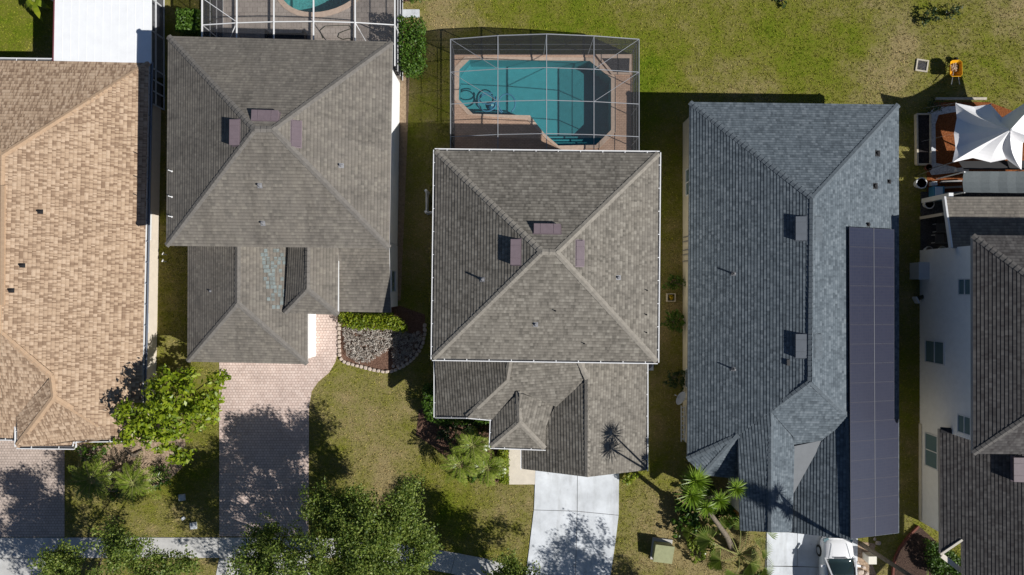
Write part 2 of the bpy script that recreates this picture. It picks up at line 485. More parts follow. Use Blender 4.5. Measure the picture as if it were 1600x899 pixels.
M['bark'] = mat("bark", (.17, .135, .105), .95, noise=.45, nscale=7, bump=.8, bscale=18)
M['bark_yucca'] = mat("bark_yucca", (.17, .14, .105), .95, noise=.5, nscale=9, bump=.9, bscale=22)
M['oak'] = leafmat("leaves_oak", [(.035, .07, .010), (.105, .165, .024), (.20, .26, .042), (.31, .35, .09)], .35)
M['bright'] = leafmat("leaves_magnolia", [(.06, .11, .008), (.16, .23, .012), (.25, .32, .016), (.34, .38, .04)], .35, .4)
M['hedge'] = leafmat("leaves_hedge", [(.025, .065, .008), (.065, .135, .012), (.11, .19, .022)], .25)
M['hedge_y'] = leafmat("leaves_croton", [(.07, .12, .008), (.18, .24, .012), (.32, .34, .02)], .3)
M['palm'] = leafmat("leaves_palm", [(.07, .12, .010), (.19, .25, .03), (.34, .38, .09)], .3, .3)
M['yucca'] = leafmat("leaves_yucca", [(.09, .17, .012), (.17, .27, .022), (.27, .37, .05)], .25, .35)
M['fan'] = leafmat("leaves_fan_palm", [(.11, .17, .03), (.19, .26, .05), (.30, .35, .10)], .3, .4)
M['frond_dead'] = mat("frond_stalk", (.24, .25, .08), .7)
M['silver'] = leafmat("leaves_silver", [(.28, .23, .19), (.48, .43, .38), (.70, .66, .61)], .1)
M['weed'] = leafmat("leaves_weed", [(.012, .03, .010), (.03, .06, .016), (.06, .10, .03)], .2)
M['cloth'] = mat("tent_cloth", (.80, .79, .80), .75, noise=.03)
M['shade_cloth'] = mat("shade_cloth", (.105, .12, .125), .85, noise=.12, nscale=10)
M['yellow'] = mat("barrow_yellow", (.72, .36, .012), .4)
M['steel'] = mat("galvanised", (.55, .56, .58), .35, metal=.6)
M['util_green'] = mat("utility_green", (.30, .31, .17), .6, noise=.15, nscale=5)
M['util_grey'] = mat("utility_grey", (.50, .52, .54), .6)
M['util_cream'] = mat("utility_cream", (.70, .66, .56), .6)
M['car_white'] = mat("car_paint_white", (.82, .82, .83), .25, coat=.8, spec=.5)
M['car_glass'] = mat("car_glass", (.02, .035, .035), .04, spec=.9)
M['tyre'] = mat("tyre", (.02, .02, .02), .8)
M['solar'] = solarmat("solar_cells")
M['solar_frame'] = mat("solar_frame", (.075, .075, .095), .4, metal=.3)
M['roof_panel'] = mat("patio_roof_white", (.80, .81, .82), .55, noise=.05, nscale=2)
M['membrane'] = mat("valley_membrane", (.185, .195, .205), .85, noise=.08)
M['hose_blue'] = mat("hose_blue", (.06, .22, .36), .5)
M['hose_dark'] = mat("hose_dark", (.045, .05, .03), .6)
M['ac'] = mat("condenser_grey", (.42, .46, .50), .6)
M['pot_white'] = mat("pot_white", (.62, .64, .66), .7)
M['trim_cream'] = mat("trim_cream", (.60, .55, .47), .7)
M['straw'] = mat("bougainvillea_dry", (.42, .21, .05), .8)

# ------------------------------------------------------------------ roof builder
class Plane:
    def __init__(self, pts):
        n = Vector((0, 0, 0)); m = len(pts)
        for i in range(m):
            a, b = pts[i], pts[(i + 1) % m]
            n += Vector(((a.y - b.y) * (a.z + b.z), (a.z - b.z) * (a.x + b.x), (a.x - b.x) * (a.y + b.y)))
        n.normalize()
        if n.z < 0: n = -n
        self.n = n; self.c = sum(pts, Vector()) / m
        t = Vector((0, 0, 1)).cross(n)
        self.t = Vector((1, 0, 0)) if t.length < 1e-3 else t.normalized()
        self.b = n.cross(self.t)
        if self.b.z < 0: self.b = -self.b
    def at(self, px, py, off=0.0):
        o = Vector((0, 0, H)); d = P(px, py, 0) - o
        k = (self.c + self.n * off - o).dot(self.n) / d.dot(self.n)
        return o + d * k

def clip_v(poly, lo, hi):
    for sgn, lim in ((1, lo), (-1, hi)):
        out = []
        for i in range(len(poly)):
            a, b = poly[i], poly[(i + 1) % len(poly)]
            da, db = sgn * (a[1] - lim), sgn * (b[1] - lim)
            if da >= 0: out.append(a)
            if (da >= 0) != (db >= 0):
                k = da / (da - db)
                out.append((a[0] + (b[0] - a[0]) * k, a[1] + (b[1] - a[1]) * k))
        poly = out
        if len(poly) < 3: return []
    return poly

def roof(parent, V, faces, shm, capm, fasm, caps=(), course=.165, thick=.016, name='roof', drop=.18):
    """V: name -> (px, py, z). Each slope is laid in real overlapping courses."""
    pts = {k: P(*v) for k, v in V.items()}
    mb, fb = MB(), MB()
    planes, edges = {}, {}
    for key, f in faces.items():
        poly = [pts[k] for k in f]
        pl = Plane(poly); planes[key] = pl
        q = [((p - pl.c).dot(pl.t), (p - pl.c).dot(pl.b)) for p in poly]
        v0, v1 = min(p[1] for p in q), max(p[1] for p in q)
        u0 = random.uniform(0, 50)
        nrow = int(math.ceil((v1 - v0) / course))
        for r in range(nrow):
            lo, hi = v0 + r * course, min(v0 + (r + 1) * course, v1)
            c = clip_v(q, lo, hi)
            if not c: continue
            def up(p):
                k = (p[1] - lo) / course
                return pl.c + pl.t * p[0] + pl.b * p[1] + pl.n * (thick * (1 - k) + .004)
            mb.face([up(p) for p in c], [(p[0] + u0, r + .03 + .94 * (p[1] - lo) / course) for p in c])
            bott = [p for p in c if abs(p[1] - lo) < 1e-5]
            if len(bott) >= 2 and r > 0:
                a = min(bott); b = max(bott)
                w = lambda p, h: pl.c + pl.t * p[0] + pl.b * p[1] + pl.n * h
                mb.face([w(a, .0), w(b, .0), w(b, thick + .004), w(a, thick + .004)], [(a[0] + u0, r + .1), (b[0] + u0, r + .1), (b[0] + u0, r + .1), (a[0] + u0, r + .1)])
        low = [p + Vector((0, 0, -drop)) for p in poly]
        fb.face(low[::-1])
        for i in range(len(f)):
            edges.setdefault(frozenset((f[i], f[(i + 1) % len(f)])), []).append(key)
    for e, ks in edges.items():
        if len(ks) == 1:
            a, b = [pts[k] for k in e]
            d = Vector((0, 0, drop))
            fb.face([a - d, b - d, b + Vector((0, 0, .012)), a + Vector((0, 0, .012))])
    ro = mb.build(name, shm, parent)
    fb.build('fascia', fasm, ro)
    cb = MB()
    for a_n, b_n in caps:
        ks = edges.get(frozenset((a_n, b_n)), [])
        a, b = pts[a_n], pts[b_n]
        if a.z > b.z: a, b = b, a
        L = (b - a).length; d = (b - a) / L
        sides = []
        for k in ks:
            pl = planes[k]
            s = d.cross(pl.n).normalized()
            if s.dot(pl.c - a) < 0: s = -s
            sides.append((s, pl.n))
        if len(sides) < 2:
            continue
        nn = (sides[0][1] + sides[1][1]).normalized()
        n = max(1, int(L / .26))
        for i in range(n):
            p0, p1 = a + d * (L * i / n), a + d * (L * (i + 1) / n + .04)
            hw = .145 + random.uniform(-.008, .008)
            e0, e1 = .042, .022
            for s, m in sides:
                cb.face([p0 + nn * e0, p0 + s * hw + m * e0, p1 + s * hw + m * e1, p1 + nn * e1])
                cb.face([p0 + s * hw + m * e0, p1 + s * hw + m * e1, p1 + s * hw, p0 + s * hw])
            cb.face([p0 + nn * e0, p0 + sides[0][0] * hw + sides[0][1] * e0, p0 + sides[0][0] * hw, p0])
            cb.face([p0 + nn * e0, p0 + sides[1][0] * hw + sides[1][1] * e0, p0 + sides[1][0] * hw, p0])
    if cb.f: cb.build('ridge_cap', capm, ro)
    return ro, planes, pts

def slope_box(parent, pl, px, py, along, down, hu, hd, m, name='roof_vent', lip=True):
    """slant-back vent sitting on a slope: hu/hd heights at its upper and lower edge"""
    c = pl.at(px, py, .1)
    c = c - pl.n * .1
    t, b, n = pl.t * along / 2, pl.b * down / 2, pl.n
    mb = MB()
    mb.hexa([c - t - b, c + t - b, c + t + b, c - t + b, c - t - b + n * hd, c + t - b + n * hd, c + t + b + n * hu, c - t + b + n * hu])
    if lip:
        e = .05
        t2 = pl.t * (along / 2 + e)
        mb.hexa([c - t2 - b * 1.3 + n * .002, c + t2 - b * 1.3 + n * .002, c + t2 + b * 1.2 + n * .002, c - t2 + b * 1.2 + n * .002,
                 c - t2 - b * 1.3 + n * .024, c + t2 - b * 1.3 + n * .024, c + t2 + b * 1.2 + n * .024, c - t2 + b * 1.2 + n * .024])
        for k in (-.25, .25):
            cc = c + pl.t * along * k
            w = pl.t * .01
            mb.hexa([cc - w - b * .98 + n * hd, cc + w - b * .98 + n * hd, cc + w + b * .98 + n * hu, cc - w + b * .98 + n * hu,
                     cc - w - b * .98 + n * (hd + .012), cc + w - b * .98 + n * (hd + .012), cc + w + b * .98 + n * (hu + .012), cc - w + b * .98 + n * (hu + .012)])
    return mb.build(name, m, parent)

def pipe(parent, pl, px, py, h=.32, r=.045, m=None, flash=True):
    p = pl.at(px, py)
    mb = MB()
    mb.tube([p - Vector((0, 0, .1)), p + Vector((0, 0, h))], r, 10)
    mb.tube([p - Vector((0, 0, .05)), p + Vector((0, 0, .1))], [r * 2.4, r * 1.2], 10)
    t, b, n = pl.t * (r * 2.3), pl.b * (r * 2.6), pl.n
    if flash: mb.hexa([p - t - b, p + t - b, p + t + b, p - t + b, p - t - b + n * .03, p + t - b + n * .03, p + t + b + n * .02, p - t + b + n * .02])
    return mb.build('vent_pipe', m or M['lead'], parent)

def gutter(parent, line, centre, m, w=.13):
    """open K-gutter along an eave polyline (world points); centre: a point on the roof side"""
    a_, b_ = MB(), MB()
    for i in range(len(line) - 1):
        a, b = line[i], line[i + 1]
        d = (b - a).normalized()
        o = Vector((d.y, -d.x, 0)).normalized()
        if o.dot(a - centre) < 0: o = -o
        z = Vector((0, 0, 1))
        e = d * .06
        a0, b0 = a - e, b + e
        a_.hexa([a0 + o * w - z * .14, b0 + o * w - z * .14, b0 + o * (w + .035) - z * .14, a0 + o * (w + .035) - z * .14,
                 a0 + o * w - z * .02, b0 + o * w - z * .02, b0 + o * (w + .045) - z * .02, a0 + o * (w + .045) - z * .02])
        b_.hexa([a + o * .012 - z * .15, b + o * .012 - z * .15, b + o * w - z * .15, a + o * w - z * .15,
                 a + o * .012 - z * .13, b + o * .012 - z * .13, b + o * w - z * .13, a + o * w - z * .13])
        n = max(1, int((b - a).length / 1.1))
        for k in range(n):
            p = a.lerp(b, (k + .5) / n)
            s = d * .02
            a_.hexa([p - s - z * .035, p + s - z * .035, p + s + o * w - z * .035, p - s + o * w - z * .035,
                     p - s - z * .02, p + s - z * .02, p + s + o * w - z * .02, p - s + o * w - z * .02])
    g = a_.build('gutter', m, parent)
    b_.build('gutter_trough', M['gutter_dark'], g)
    return g

def inset(poly, d):
    """inset a convex world polygon (xy)"""
    n = len(poly); out = []
    c = sum((Vector((p.x, p.y, 0)) for p in poly), Vector()) / n
    for i in range(n):
        p0, p1, p2 = poly[i - 1], poly[i], poly[(i + 1) % n]
        def off(a, b):
            e = Vector((b.x - a.x, b.y - a.y, 0)).normalized(); m = Vector((-e.y, e.x, 0))
            if m.dot(c - Vector((a.x, a.y, 0))) < 0: m = -m
            return Vector((a.x, a.y, 0)) + m * d, e
        a, e = off(p0, p1); b, g = off(p1, p2)
        k = ((b.x - a.x) * g.y - (b.y - a.y) * g.x) / (e.x * g.y - e.y * g.x)
        out.append((a.x + e.x * k, a.y + e.y * k))
    return out

def window(parent, a, b, z0, z1, out, mull=1, hbar=False, fm=None, name='window'):
    """a, b: xy ends on the wall face; out: outward normal"""
    a, b, out = Vector((a[0], a[1], 0)), Vector((b[0], b[1], 0)), Vector((out[0], out[1], 0)).normalized()
    d = (b - a).normalized(); L = (b - a).length
    Z = Vector((0, 0, 1))
    fm = fm or M['white']
    fb, pb = MB(), MB()
    def blk(mb, u0, u1, w0, w1, o0, o1):
        q = lambda u, w, o: a + d * u + Z * w + out * o
        mb.hexa([q(u0, w0, o0), q(u1, w0, o0), q(u1, w0, o1), q(u0, w0, o1), q(u0, w1, o0), q(u1, w1, o0), q(u1, w1, o1), q(u0, w1, o1)])
    blk(fb, -.06, L + .06, z0 - .06, z0, -.02, .06); blk(fb, -.06, L + .06, z1, z1 + .06, -.02, .05)
    blk(fb, -.06, 0, z0, z1, -.02, .05); blk(fb, L, L + .06, z0, z1, -.02, .05)
    for k in range(mull):
        u = L * (k + 1) / (mull + 1)
        blk(fb, u - .025, u + .025, z0, z1, -.02, .04)
    if hbar: blk(fb, 0, L, (z0 + z1) / 2 - .025, (z0 + z1) / 2 + .025, -.02, .042)
    blk(pb, 0, L, z0, z1, -.01, .015)
    w = fb.build(name, fm, parent)
    pb.build('pane', M['glass'], w)
    return w

def sheet(name, px, z, m, parent=None, holes=(), world=False, thick=0.0):
    outer = list(px) if world else PL(px, 0)
    loops = [[Vector((p[0], p[1], z)) for p in outer]] + [[Vector((p[0], p[1], z)) for p in h] for h in holes]
    flat = [p for l in loops for p in l]
    mb = MB()
    for t in tessellate_polygon(loops):
        tri = [flat[i] for i in t]
        if (tri[1] - tri[0]).cross(tri[2] - tri[0]).z < 0: tri = tri[::-1]
        mb.face(tri)
    if thick:
        for l in loops:
            for i in range(len(l)):
                a, b = l[i], l[(i + 1) % len(l)]
                d = Vector((0, 0, thick))
                mb.face([a - d, b - d, b, a])
    return mb.build(name, m, parent)

# ------------------------------------------------------------------ ground, paving and water
pool_px = [(718, 109), (733.5, 93.7), (921, 95.7), (954.6, 123), (954.6, 203.6), (931, 227), (872.5, 228), (850.3, 209), (828, 180.8), (739, 178.5), (716.8, 156)]
POOL = PL(pool_px, 0)
POOL2 = [P(495 + 68 * math.cos(2 * math.pi * k / 36) + 6 * math.cos(4 * math.pi * k / 36), -32 + 52 * math.sin(2 * math.pi * k / 36)) for k in range(36)]
big = [Vector((-170, -170, 0)), Vector((170, -170, 0)), Vector((170, 170, 0)), Vector((-170, 170, 0))]
struct(sheet('lawn', big, 0, M['lawn'], holes=[POOL, POOL2], world=True))

NOGRASS = [pool_px]
def ground(name, px, z, m, thick=.03, holes=()):
    NOGRASS.append(px)
    return struct(sheet(name, px, z, m, thick=thick, holes=holes))

# street side
ground('street', [(-700, 1030), (2300, 1030), (2300, 1260), (-700, 1260)], .012, mat("asphalt", (.05, .05, .052), .9, noise=.2))
drive_tan = [(-260, 640), (101, 640), (101, 839), (-260, 839)]
ground('paver_driveway', drive_tan, .030, M['paver_tan'])
ground('paver_driveway', [(343, 545), (480, 545), (480, 480), (527.7, 480), (527.7, 552), (524, 566), (514, 583), (497, 597), (487, 612), (483, 636), (482, 838), (343, 838)], .034, M['paver_pink'])
def slabs(name, quads, z, m, base):
    NOGRASS.append(base)
    mb = MB()
    for q in quads:
        mb.prism([(p.x, p.y) for p in PL(q)], z - .06, z)
    struct(mb.build(name, m))
    struct(sheet('joint_bed', base, z - .022, M['joint']))
slabs('sidewalk', [[(a, 840), (b - .6, 840), (b - .6, 871.5), (a, 871.5)] for a, b in ((-300, -130), (-130, 20), (20, 101), (101, 225), (225, 342), (342, 482))]
      + [[(482.6, 840), (545, 841), (540, 871.5), (482.6, 871.5)], [(545.6, 841), (602, 846.5), (596, 877), (540.6, 871.5)], [(602.6, 846.6), (660, 855.5), (652, 886), (596.6, 877)],
         [(660.6, 855.6), (712, 864), (704, 896), (652.6, 886)], [(712.6, 864), (760, 873), (748, 907), (704.6, 896)], [(760.6, 873), (800, 885), (788, 920), (748.6, 907)], [(800.6, 885), (840, 902), (815, 940), (788.6, 920)]],
      .045, M['concrete_w'], [(-300, 840), (545, 840), (700, 862), (800, 885), (840, 902), (815, 940), (700, 895), (540, 871), (-300, 871)])
ground('driveway_apron', [(-280, 872.3), (76, 872.3), (66, 1030), (-280, 1030)], .038, M['concrete_w'])
ground('driveway_apron', [(343, 872.3), (482, 872.3), (500, 1030), (312, 1030)], .038, M['concrete_w'])
slabs('concrete_driveway', [[(838, 700), (901.8, 700), (901.4, 798.2), (834.4, 796.3)], [(902.6, 700), (967.5, 700), (966.5, 804.6), (902.2, 798.4)],
                            [(834.2, 797.1), (901.3, 799), (898.5, 905), (821, 905)], [(902.1, 799.2), (966.4, 805.4), (961, 850), (953, 905), (899.3, 905)], [(821, 905.8), (953, 905.8), (960, 1030), (800, 1030)]],
      .042, M['concrete'], [(838, 700), (967.5, 700), (966, 805), (961, 850), (953, 905), (960, 1030), (800, 1030), (821, 905), (834, 797)])
ground('entry_walk', [(795, 640), (838.5, 640), (838.5, 757), (795, 757)], .034, M['walk_cream'])
slabs('concrete_driveway', [[(1198, 800), (1245, 800), (1245, 884), (1198, 884)], [(1245.8, 800), (1283, 800), (1283, 886), (1245.8, 884.4)], [(1198, 884.8), (1283, 886.8), (1285, 1030), (1190, 1030)],
                            [(1283.6, 800), (1340, 800), (1338, 1030), (1285.6, 1030)]],
      .042, M['concrete'], [(1198, 800), (1340, 800), (1338, 1030), (1190, 1030)])
ground('shade_painted_slab', [(1438, 300), (1600, 300), (1700, 300), (1700, 400), (1438, 400)], .03, M['slate'])  # concrete slab given the slate chip colour to imitate the shade on it
# beds and bare ground
ground('mulch_bed', [(530, 487), (625, 478), (664, 492), (665, 515), (661, 540), (646, 560), (626, 576), (607, 581), (585, 578), (558, 571), (534, 566), (530, 558)], .022, M['mulch'])
ground('mulch_bed', [(118, 690), (150, 698), (215, 690), (250, 660), (285, 672), (293, 705), (283, 733), (262, 752), (215, 770), (150, 768), (132, 735)], .02, M['mulch_light'])
ground('mulch_bed', [(655, 640), (790, 640), (795, 757), (760, 750), (715, 735), (680, 700), (650, 680)], .016, M['mulch'])
ground('mulch_bed', [(1455, 160), (1545, 160), (1600, 180), (1600, 300), (1448, 300), (1448, 268), (1458, 262)], .02, M['mulch_red'])
ground('gravel_border', [(1449, 176), (1462, 168), (1494, 166), (1494, 175), (1466, 180), (1461, 195), (1462, 255), (1494, 262), (1492, 270), (1455, 274), (1449, 262)], .032, M['gravel'])
ground('dirt_strip', [(626, 118), (640, 118), (637, 205), (632, 330), (626, 470), (618, 470), (622, 300)], .012, M['dirt'])
ground('mulch_bed', [(1436, 822), (1415, 846), (1401, 870), (1395, 915), (1400, 1000), (1560, 1000), (1500, 880)], .014, M['mulch_shade_painted'])
ground('mulch_bed', [(1338, 845), (1368, 850), (1362, 880), (1372, 905), (1372, 960), (1338, 960)], .014, M['mulch_light'])
ground('dirt_strip', [(240, 0), (262, 0), (300, -60), (300, -200), (240, -200)], .012, M['mulch_light'])
ground('mulch_bed', [(612, 5), (660, 0), (655, -80), (612, -80)], .012, M['mulch'])

# pools
def pool(name, label, poly, depth, pm, wm, copm):
    c = sum(poly, Vector()) / len(poly)
    t = thing(name, label, 'pool', (c.x, c.y, 0))
    mb = MB()
    mb.face([(p.x, p.y, -depth) for p in poly])
    for i in range(len(poly)):
        a, b = poly[i], poly[(i + 1) % len(poly)]
        mb.face([(a.x, a.y, -depth), (b.x, b.y, -depth), (b.x, b.y, .03), (a.x, a.y, .03)])
    mb.build('basin', pm, t)
    sheet('water', poly, -.09, wm, t, world=True)
    # coping ring
    outer = [p + (p - c).normalized() * .30 for p in poly]
    n = len(poly); mb = MB()
    for i in range(n):
        j = (i + 1) % n
        q = [poly[i], poly[j], outer[j], outer[i]]
        mb.prism([(p.x, p.y) for p in q], .0, .058)
    mb.build('coping', copm, t)
    return t
p1 = pool('swimming_pool', 'angular teal swimming pool under the grey screen cage', POOL, 1.25, M['plaster'], M['water'], M['coping'])
mb = MB()
for k, (z, y0) in enumerate(((-.95, 208), (-.65, 214.5), (-.36, 221))):
    mb.prism([(p.x, p.y) for p in PL([(851 + k * 6.5, y0), (951 - k * 6, y0), (932, 227), (874, 227.8)])], -1.25, z)
mb.build('step', M['plaster'], p1)
mb = MB().prism([(p.x, p.y) for p in PL([(741, 170), (792, 171), (792, 180), (741, 178.8)])], -1.25, -.6)
mb.build('bench', M['plaster'], p1)
pool('swimming_pool', 'rounded pebble finished pool cut by the top edge, inside the white framed cage', POOL2, 1.3, M['plaster_b'], M['water'], M['coping'])
deck1 = [(708, 85), (988, 85), (988, 290), (708, 290)]
ground('pool_deck', deck1, .03, M['deck_tan'], holes=[POOL])
deck2 = [(318, -220), (628, -220), (625, 140), (340, 140)]
ground('pool_deck', deck2, .03, M['deck_grey'], holes=[POOL2])

# floating suction hose and cleaner
mb = MB()
def hloop(cx, cy, rx, ry, a0, a1, n=26, z=-.05):
    return [P(cx + rx * math.cos(math.radians(a0 + (a1 - a0) * k / n)), cy + ry * math.sin(math.radians(a0 + (a1 - a0) * k / n)), z) for k in range(n + 1)]
pts = hloop(762, 154, 13, 9, 300, -20) + hloop(761, 161, 14, 13, 10, 330) + [P(779, 172, -.05), P(784, 177, -.05)] + hloop(792, 162, 13, 15, 120, 420)
mb.tube(pts, .035, 6)
hose = mb.build('pool_hose', M['hose_blue'], origin=P(779, 165, -.05), smooth=True)
tag(hose, 'looped pale blue hose floating on the teal pool', 'hose')
t = thing('pool_cleaner', 'small blue and white cleaner head at the end of the pool hose', 'pool cleaner', P(768, 165, -1.25))
c = P(768, 165, -1.0)
MB().lathe((c.x, c.y, -1.25), [(.22, 0), (.25, .1), (.16, .2), (.08, .24)], 12).build('body', M['hose_blue'], t)
MB().box((c.x + .05, c.y, -.98), (.16, .1, .1)).build('handle', M['white'], t)

# ------------------------------------------------------------------ house A: tan roof (left)
def house(name, label, loc):
    return thing(name, label, 'house', loc)
hA = house('house', 'single storey house with speckled tan shingle roof at the left edge', P(60, 400))
z0 = 2.6
V = dict(NE=(233, 98, z0), SE=(221, 689, 2.6), RN=(3, 243, 4.75), RS=(-3, 517, 4.75), K=(80, 588, 4.1), J=(84, 621, 3.95), PL_=(27, 650, 3.1), PS=(27, 697, 2.9), PE=(113, 698, 2.9), Q=(115, 687, 2.85), Q2=(190, 686, 2.7),
         SL=(25, 684, 2.62), SW=(-215, 680, z0), NW=(-215, 92, z0))
F = dict(N=['NE', 'NW', 'RN'], E=['NE', 'RN', 'RS', 'K', 'J', 'Q2', 'SE'], S=['RS', 'SW', 'SL', 'PL_', 'K'], W=['NW', 'SW', 'RS', 'RN'],
         PW=['K', 'PL_', 'PS', 'J'], PSf=['J', 'PS', 'PE', 'Q', 'Q2'])
roA, plA, ptA = roof(hA, V, F, M['sh_tan'], M['cap_tan'], M['white'], [('NE', 'RN'), ('RN', 'RS'), ('RS', 'K'), ('K', 'J'), ('J', 'PS'), ('J', 'Q2'), ('RS', 'SW'), ('NW', 'RN')], course=.19, thick=.009)
ce = ptA['RN'].lerp(ptA['RS'], .5)
gutter(roA, [ptA['NW'], ptA['NE']], ce, M['white'])
gutter(roA, [ptA['NE'], ptA['SE']], ce, M['fascia_navy'])
gutter(roA, [ptA['Q'], P(190, 686, 2.75)], ce, M['white'])
gutter(roA, [P(27, 652, 2.98), ptA['PS'], ptA['PE'], ptA['Q']], P(70, 640, 3), M['white'])
gutter(roA, [ptA['SW'], ptA['SL']], ce, M['white'])
mb = MB()
a, b = P(4.5, 290, 4.80), P(3.5, 477, 4.80)
mb.bar(a, b, .2, .05); mb.bar(a + Vector((.11, 0, -.02)), b + Vector((.11, 0, -.02)), .025, .05)
mb.build('ridge_vent', M['cap_tan'], roA)
for x, y in ((63, 331), (35, 415), (18, 454)): pipe(roA, plA['E'], x, y, .2, .05, M['black'])
wa = [P(252.5, 132), P(243, 652)]
poly = [(wa[0].x, wa[0].y), (wa[1].x, wa[1].y), (P(118, 652).x, P(118, 652).y), (P(118, 668).x, P(118, 668).y), (P(60, 668).x, P(118, 668).y), (P(60, 655).x, P(60, 655).y), (P(-160, 650).x, P(-160, 650).y), (P(-160, 125).x, P(-160, 125).y)]
wA = MB().prism(poly, 0, 2.5).build('wall', M['stucco_cream'], hA)
dv = (wa[1] - wa[0]).normalized()
def onA(y, z=1.4):
    k = (P(0, y, 0).y - wa[0].y) / (wa[1].y - wa[0].y); return wa[0].lerp(wa[1], k)
on = (-dv.y, dv.x)
for ya, yb, za, zb in ((330, 373, 1.0, 2.05), (492, 519, 1.1, 2.1)):
    q = [onA(449.5 - (449.5 - y) * .965) for y in (ya, yb)]
    window(hA, q[0], q[1], za, zb, (1, .02), 0)

# white insulated patio roof on the tan house, with its screened side wall
t = thing('patio_cover', 'flat white panel patio roof behind the tan roofed house', 'patio cover', P(165, 50))
zc = 2.75
c4 = [P(88, -120, zc), P(236, -120, zc), P(236, 99, 2.62), P(84, 95, 2.62)]
mb = MB(); e = Vector((0, 0, .09))
mb.hexa([p - e for p in c4] + c4)
for k in range(1, 12):
    u = k / 12
    a, b = c4[0].lerp(c4[1], u), c4[3].lerp(c4[2], u)
    mb.bar(a + Vector((0, 0, .006)), b + Vector((0, 0, .001)), .03, .006)
mb.build('roof_panel', M['roof_panel'], t)
mb = MB()
mb.bar(c4[0] + Vector((-.03, 0, -.06)), c4[3] + Vector((-.03, 0, -.06)), .06, .16)
mb.build('edge_trim', mat("trim_maroon", (.16, .05, .06), .6), t)
mb = MB(); gx = P(257, 0).x
for yy in (14, 62, 118, 135, 152, 172, -50, -110):
    Y = P(0, yy).y
    mb.bar((gx, Y, 0), (gx, Y, 2.62), .06, .06)
for z in (.06, .95, 1.0, 2.55):
    mb.bar((gx + .002, P(0, -110).y, z), (gx + .002, P(0, 172).y, z), .05, .05)
mb.build('screen_post', M['alu'], t)
MB().face([(gx - .04, P(0, -110).y, 0), (gx - .04, P(0, 172).y, 0), (gx - .04, P(0, 172).y, 2.6), (gx - .04, P(0, -110).y, 2.6)])
mb = MB(); mb.face([(gx - .04, P(0, -110).y, 0), (gx - .04, P(0, 172).y, 0), (gx - .04, P(0, 172).y, 2.6), (gx - .04, P(0, -110).y, 2.6)])
mb.build('screen_panel', M['screen_w'], t)
mb = MB()
for yy in (-110, 10): MB().bar((P(98, 0).x, P(0, yy).y, 0), (P(98, 0).x, P(0, yy).y, 2.65), .09, .09).build('post', M['white'], t)
MB().box(((P(98, 0).x + gx) / 2, P(0, 0).y, .03), (gx - P(98, 0).x, 9.0, .06)).build('slab', M['concrete_w'], t)

# ------------------------------------------------------------------ house B: warm grey, pink paver drive
hB = house('house', 'two storey house with weathered grey-brown roof beside the pink paver driveway', P(450, 300))
V = dict(A=(263, 57, 5.4), B=(613, 66, 5.4), C=(608, 388, 5.4), D=(260, 384, 5.4), R1=(398, 202, 8.0), R2=(426, 202, 8.0))
F = dict(N=['A', 'B', 'R2', 'R1'], E=['B', 'C', 'R2'], S=['C', 'D', 'R1', 'R2'], W=['D', 'A', 'R1'])
roB, plB, ptB = roof(hB, V, F, M['sh_grey_b'], M['cap_grey_b'], M['fascia_grey'], [('A', 'R1'), ('B', 'R2'), ('C', 'R2'), ('D', 'R1'), ('R1', 'R2')])
V = dict(NW=(294, 366, 2.7), SW=(293, 565, 2.7), RN=(371.5, 366, 4.32), RS=(371, 474, 4.3), SE=(480, 569, 2.7), NE=(480, 366, 2.7))
F = dict(W=['NW', 'SW', 'RS', 'RN'], S=['SW', 'SE', 'RS'], E=['SE', 'NE', 'RN', 'RS'])
roB2, plB2, ptB2 = roof(hB, V, F, M['sh_grey_b'], M['cap_grey_b'], M['fascia_grey'], [('RS', 'SW'), ('RS', 'SE'), ('RN', 'RS')], name='garage_roof')
V = dict(NW=(453, 366, 3.4), SW=(444.5, 489, 3.4), SE=(528, 492, 3.4), NE=(529, 366, 3.4), RN=(481, 366, 4.12), RS=(479.7, 452, 4.12))
F = dict(W=['NW', 'SW', 'RS', 'RN'], S=['SW', 'SE', 'RS'], E=['SE', 'NE', 'RN', 'RS'])
roB3, plB3, ptB3 = roof(hB, V, F, M['sh_grey_b'], M['cap_grey_b'], M['fascia_grey'], [('RS', 'SW'), ('RS', 'SE'), ('RN', 'RS')], name='entry_roof')
V = dict(NW=(528, 368, 3.55), NE=(607.5, 368, 3.55), SE=(610.8, 488.5, 2.7), SW=(529, 487, 2.7))
roB4, plB4, ptB4 = roof(hB, V, dict(S=['NW', 'NE', 'SE', 'SW']), M['sh_grey_b'], M['cap_grey_b'], M['white'], [], name='wing_roof', drop=.12)
mb = MB(); mb.bar(P(528.6, 408, 3.34), P(528.6, 491, 3.34), .05, .16); mb.build('eave_trim', M['white'], roB3)
# newer shingle repair by the entry valley
mb = MB(); pl = plB2['E']
for r in range(15):
    for k in range(6):
        x = 407 + k * 6.2 + r * .9 + random.uniform(-1.5, 1.5); y = 389 + r * 6.3
        if random.random() < .33 or x > 443: continue
        q = [pl.at(x, y, .028), pl.at(x, y + 5.6, .028), pl.at(x + 5.2, y + 5.6, .03), pl.at(x + 5.2, y, .03)]
        u = random.uniform(0, 50)
        mb.face(q, [(u, r + .2), (u + .2, r + .2), (u + .2, r + .7), (u, r + .7)])
mb.build('shingle_patch', M['patch'], roB2)
for f, x, y, al, dn in (('N', 414, 181, 1.25, .45), ('W', 367, 207, 1.2, .42), ('E', 463, 209, 1.2, .42)):
    slope_box(roB, plB[f], x, y, al, dn, .05, .24 if f != 'E' else .16, M['mauve'])
for f, x, y, h in (('E', 533, 259, .2), ('S', 406, 290, .2), ('S', 411, 349, .2)): pipe(roB, plB[f], x, y, h, .05, M['lead'])
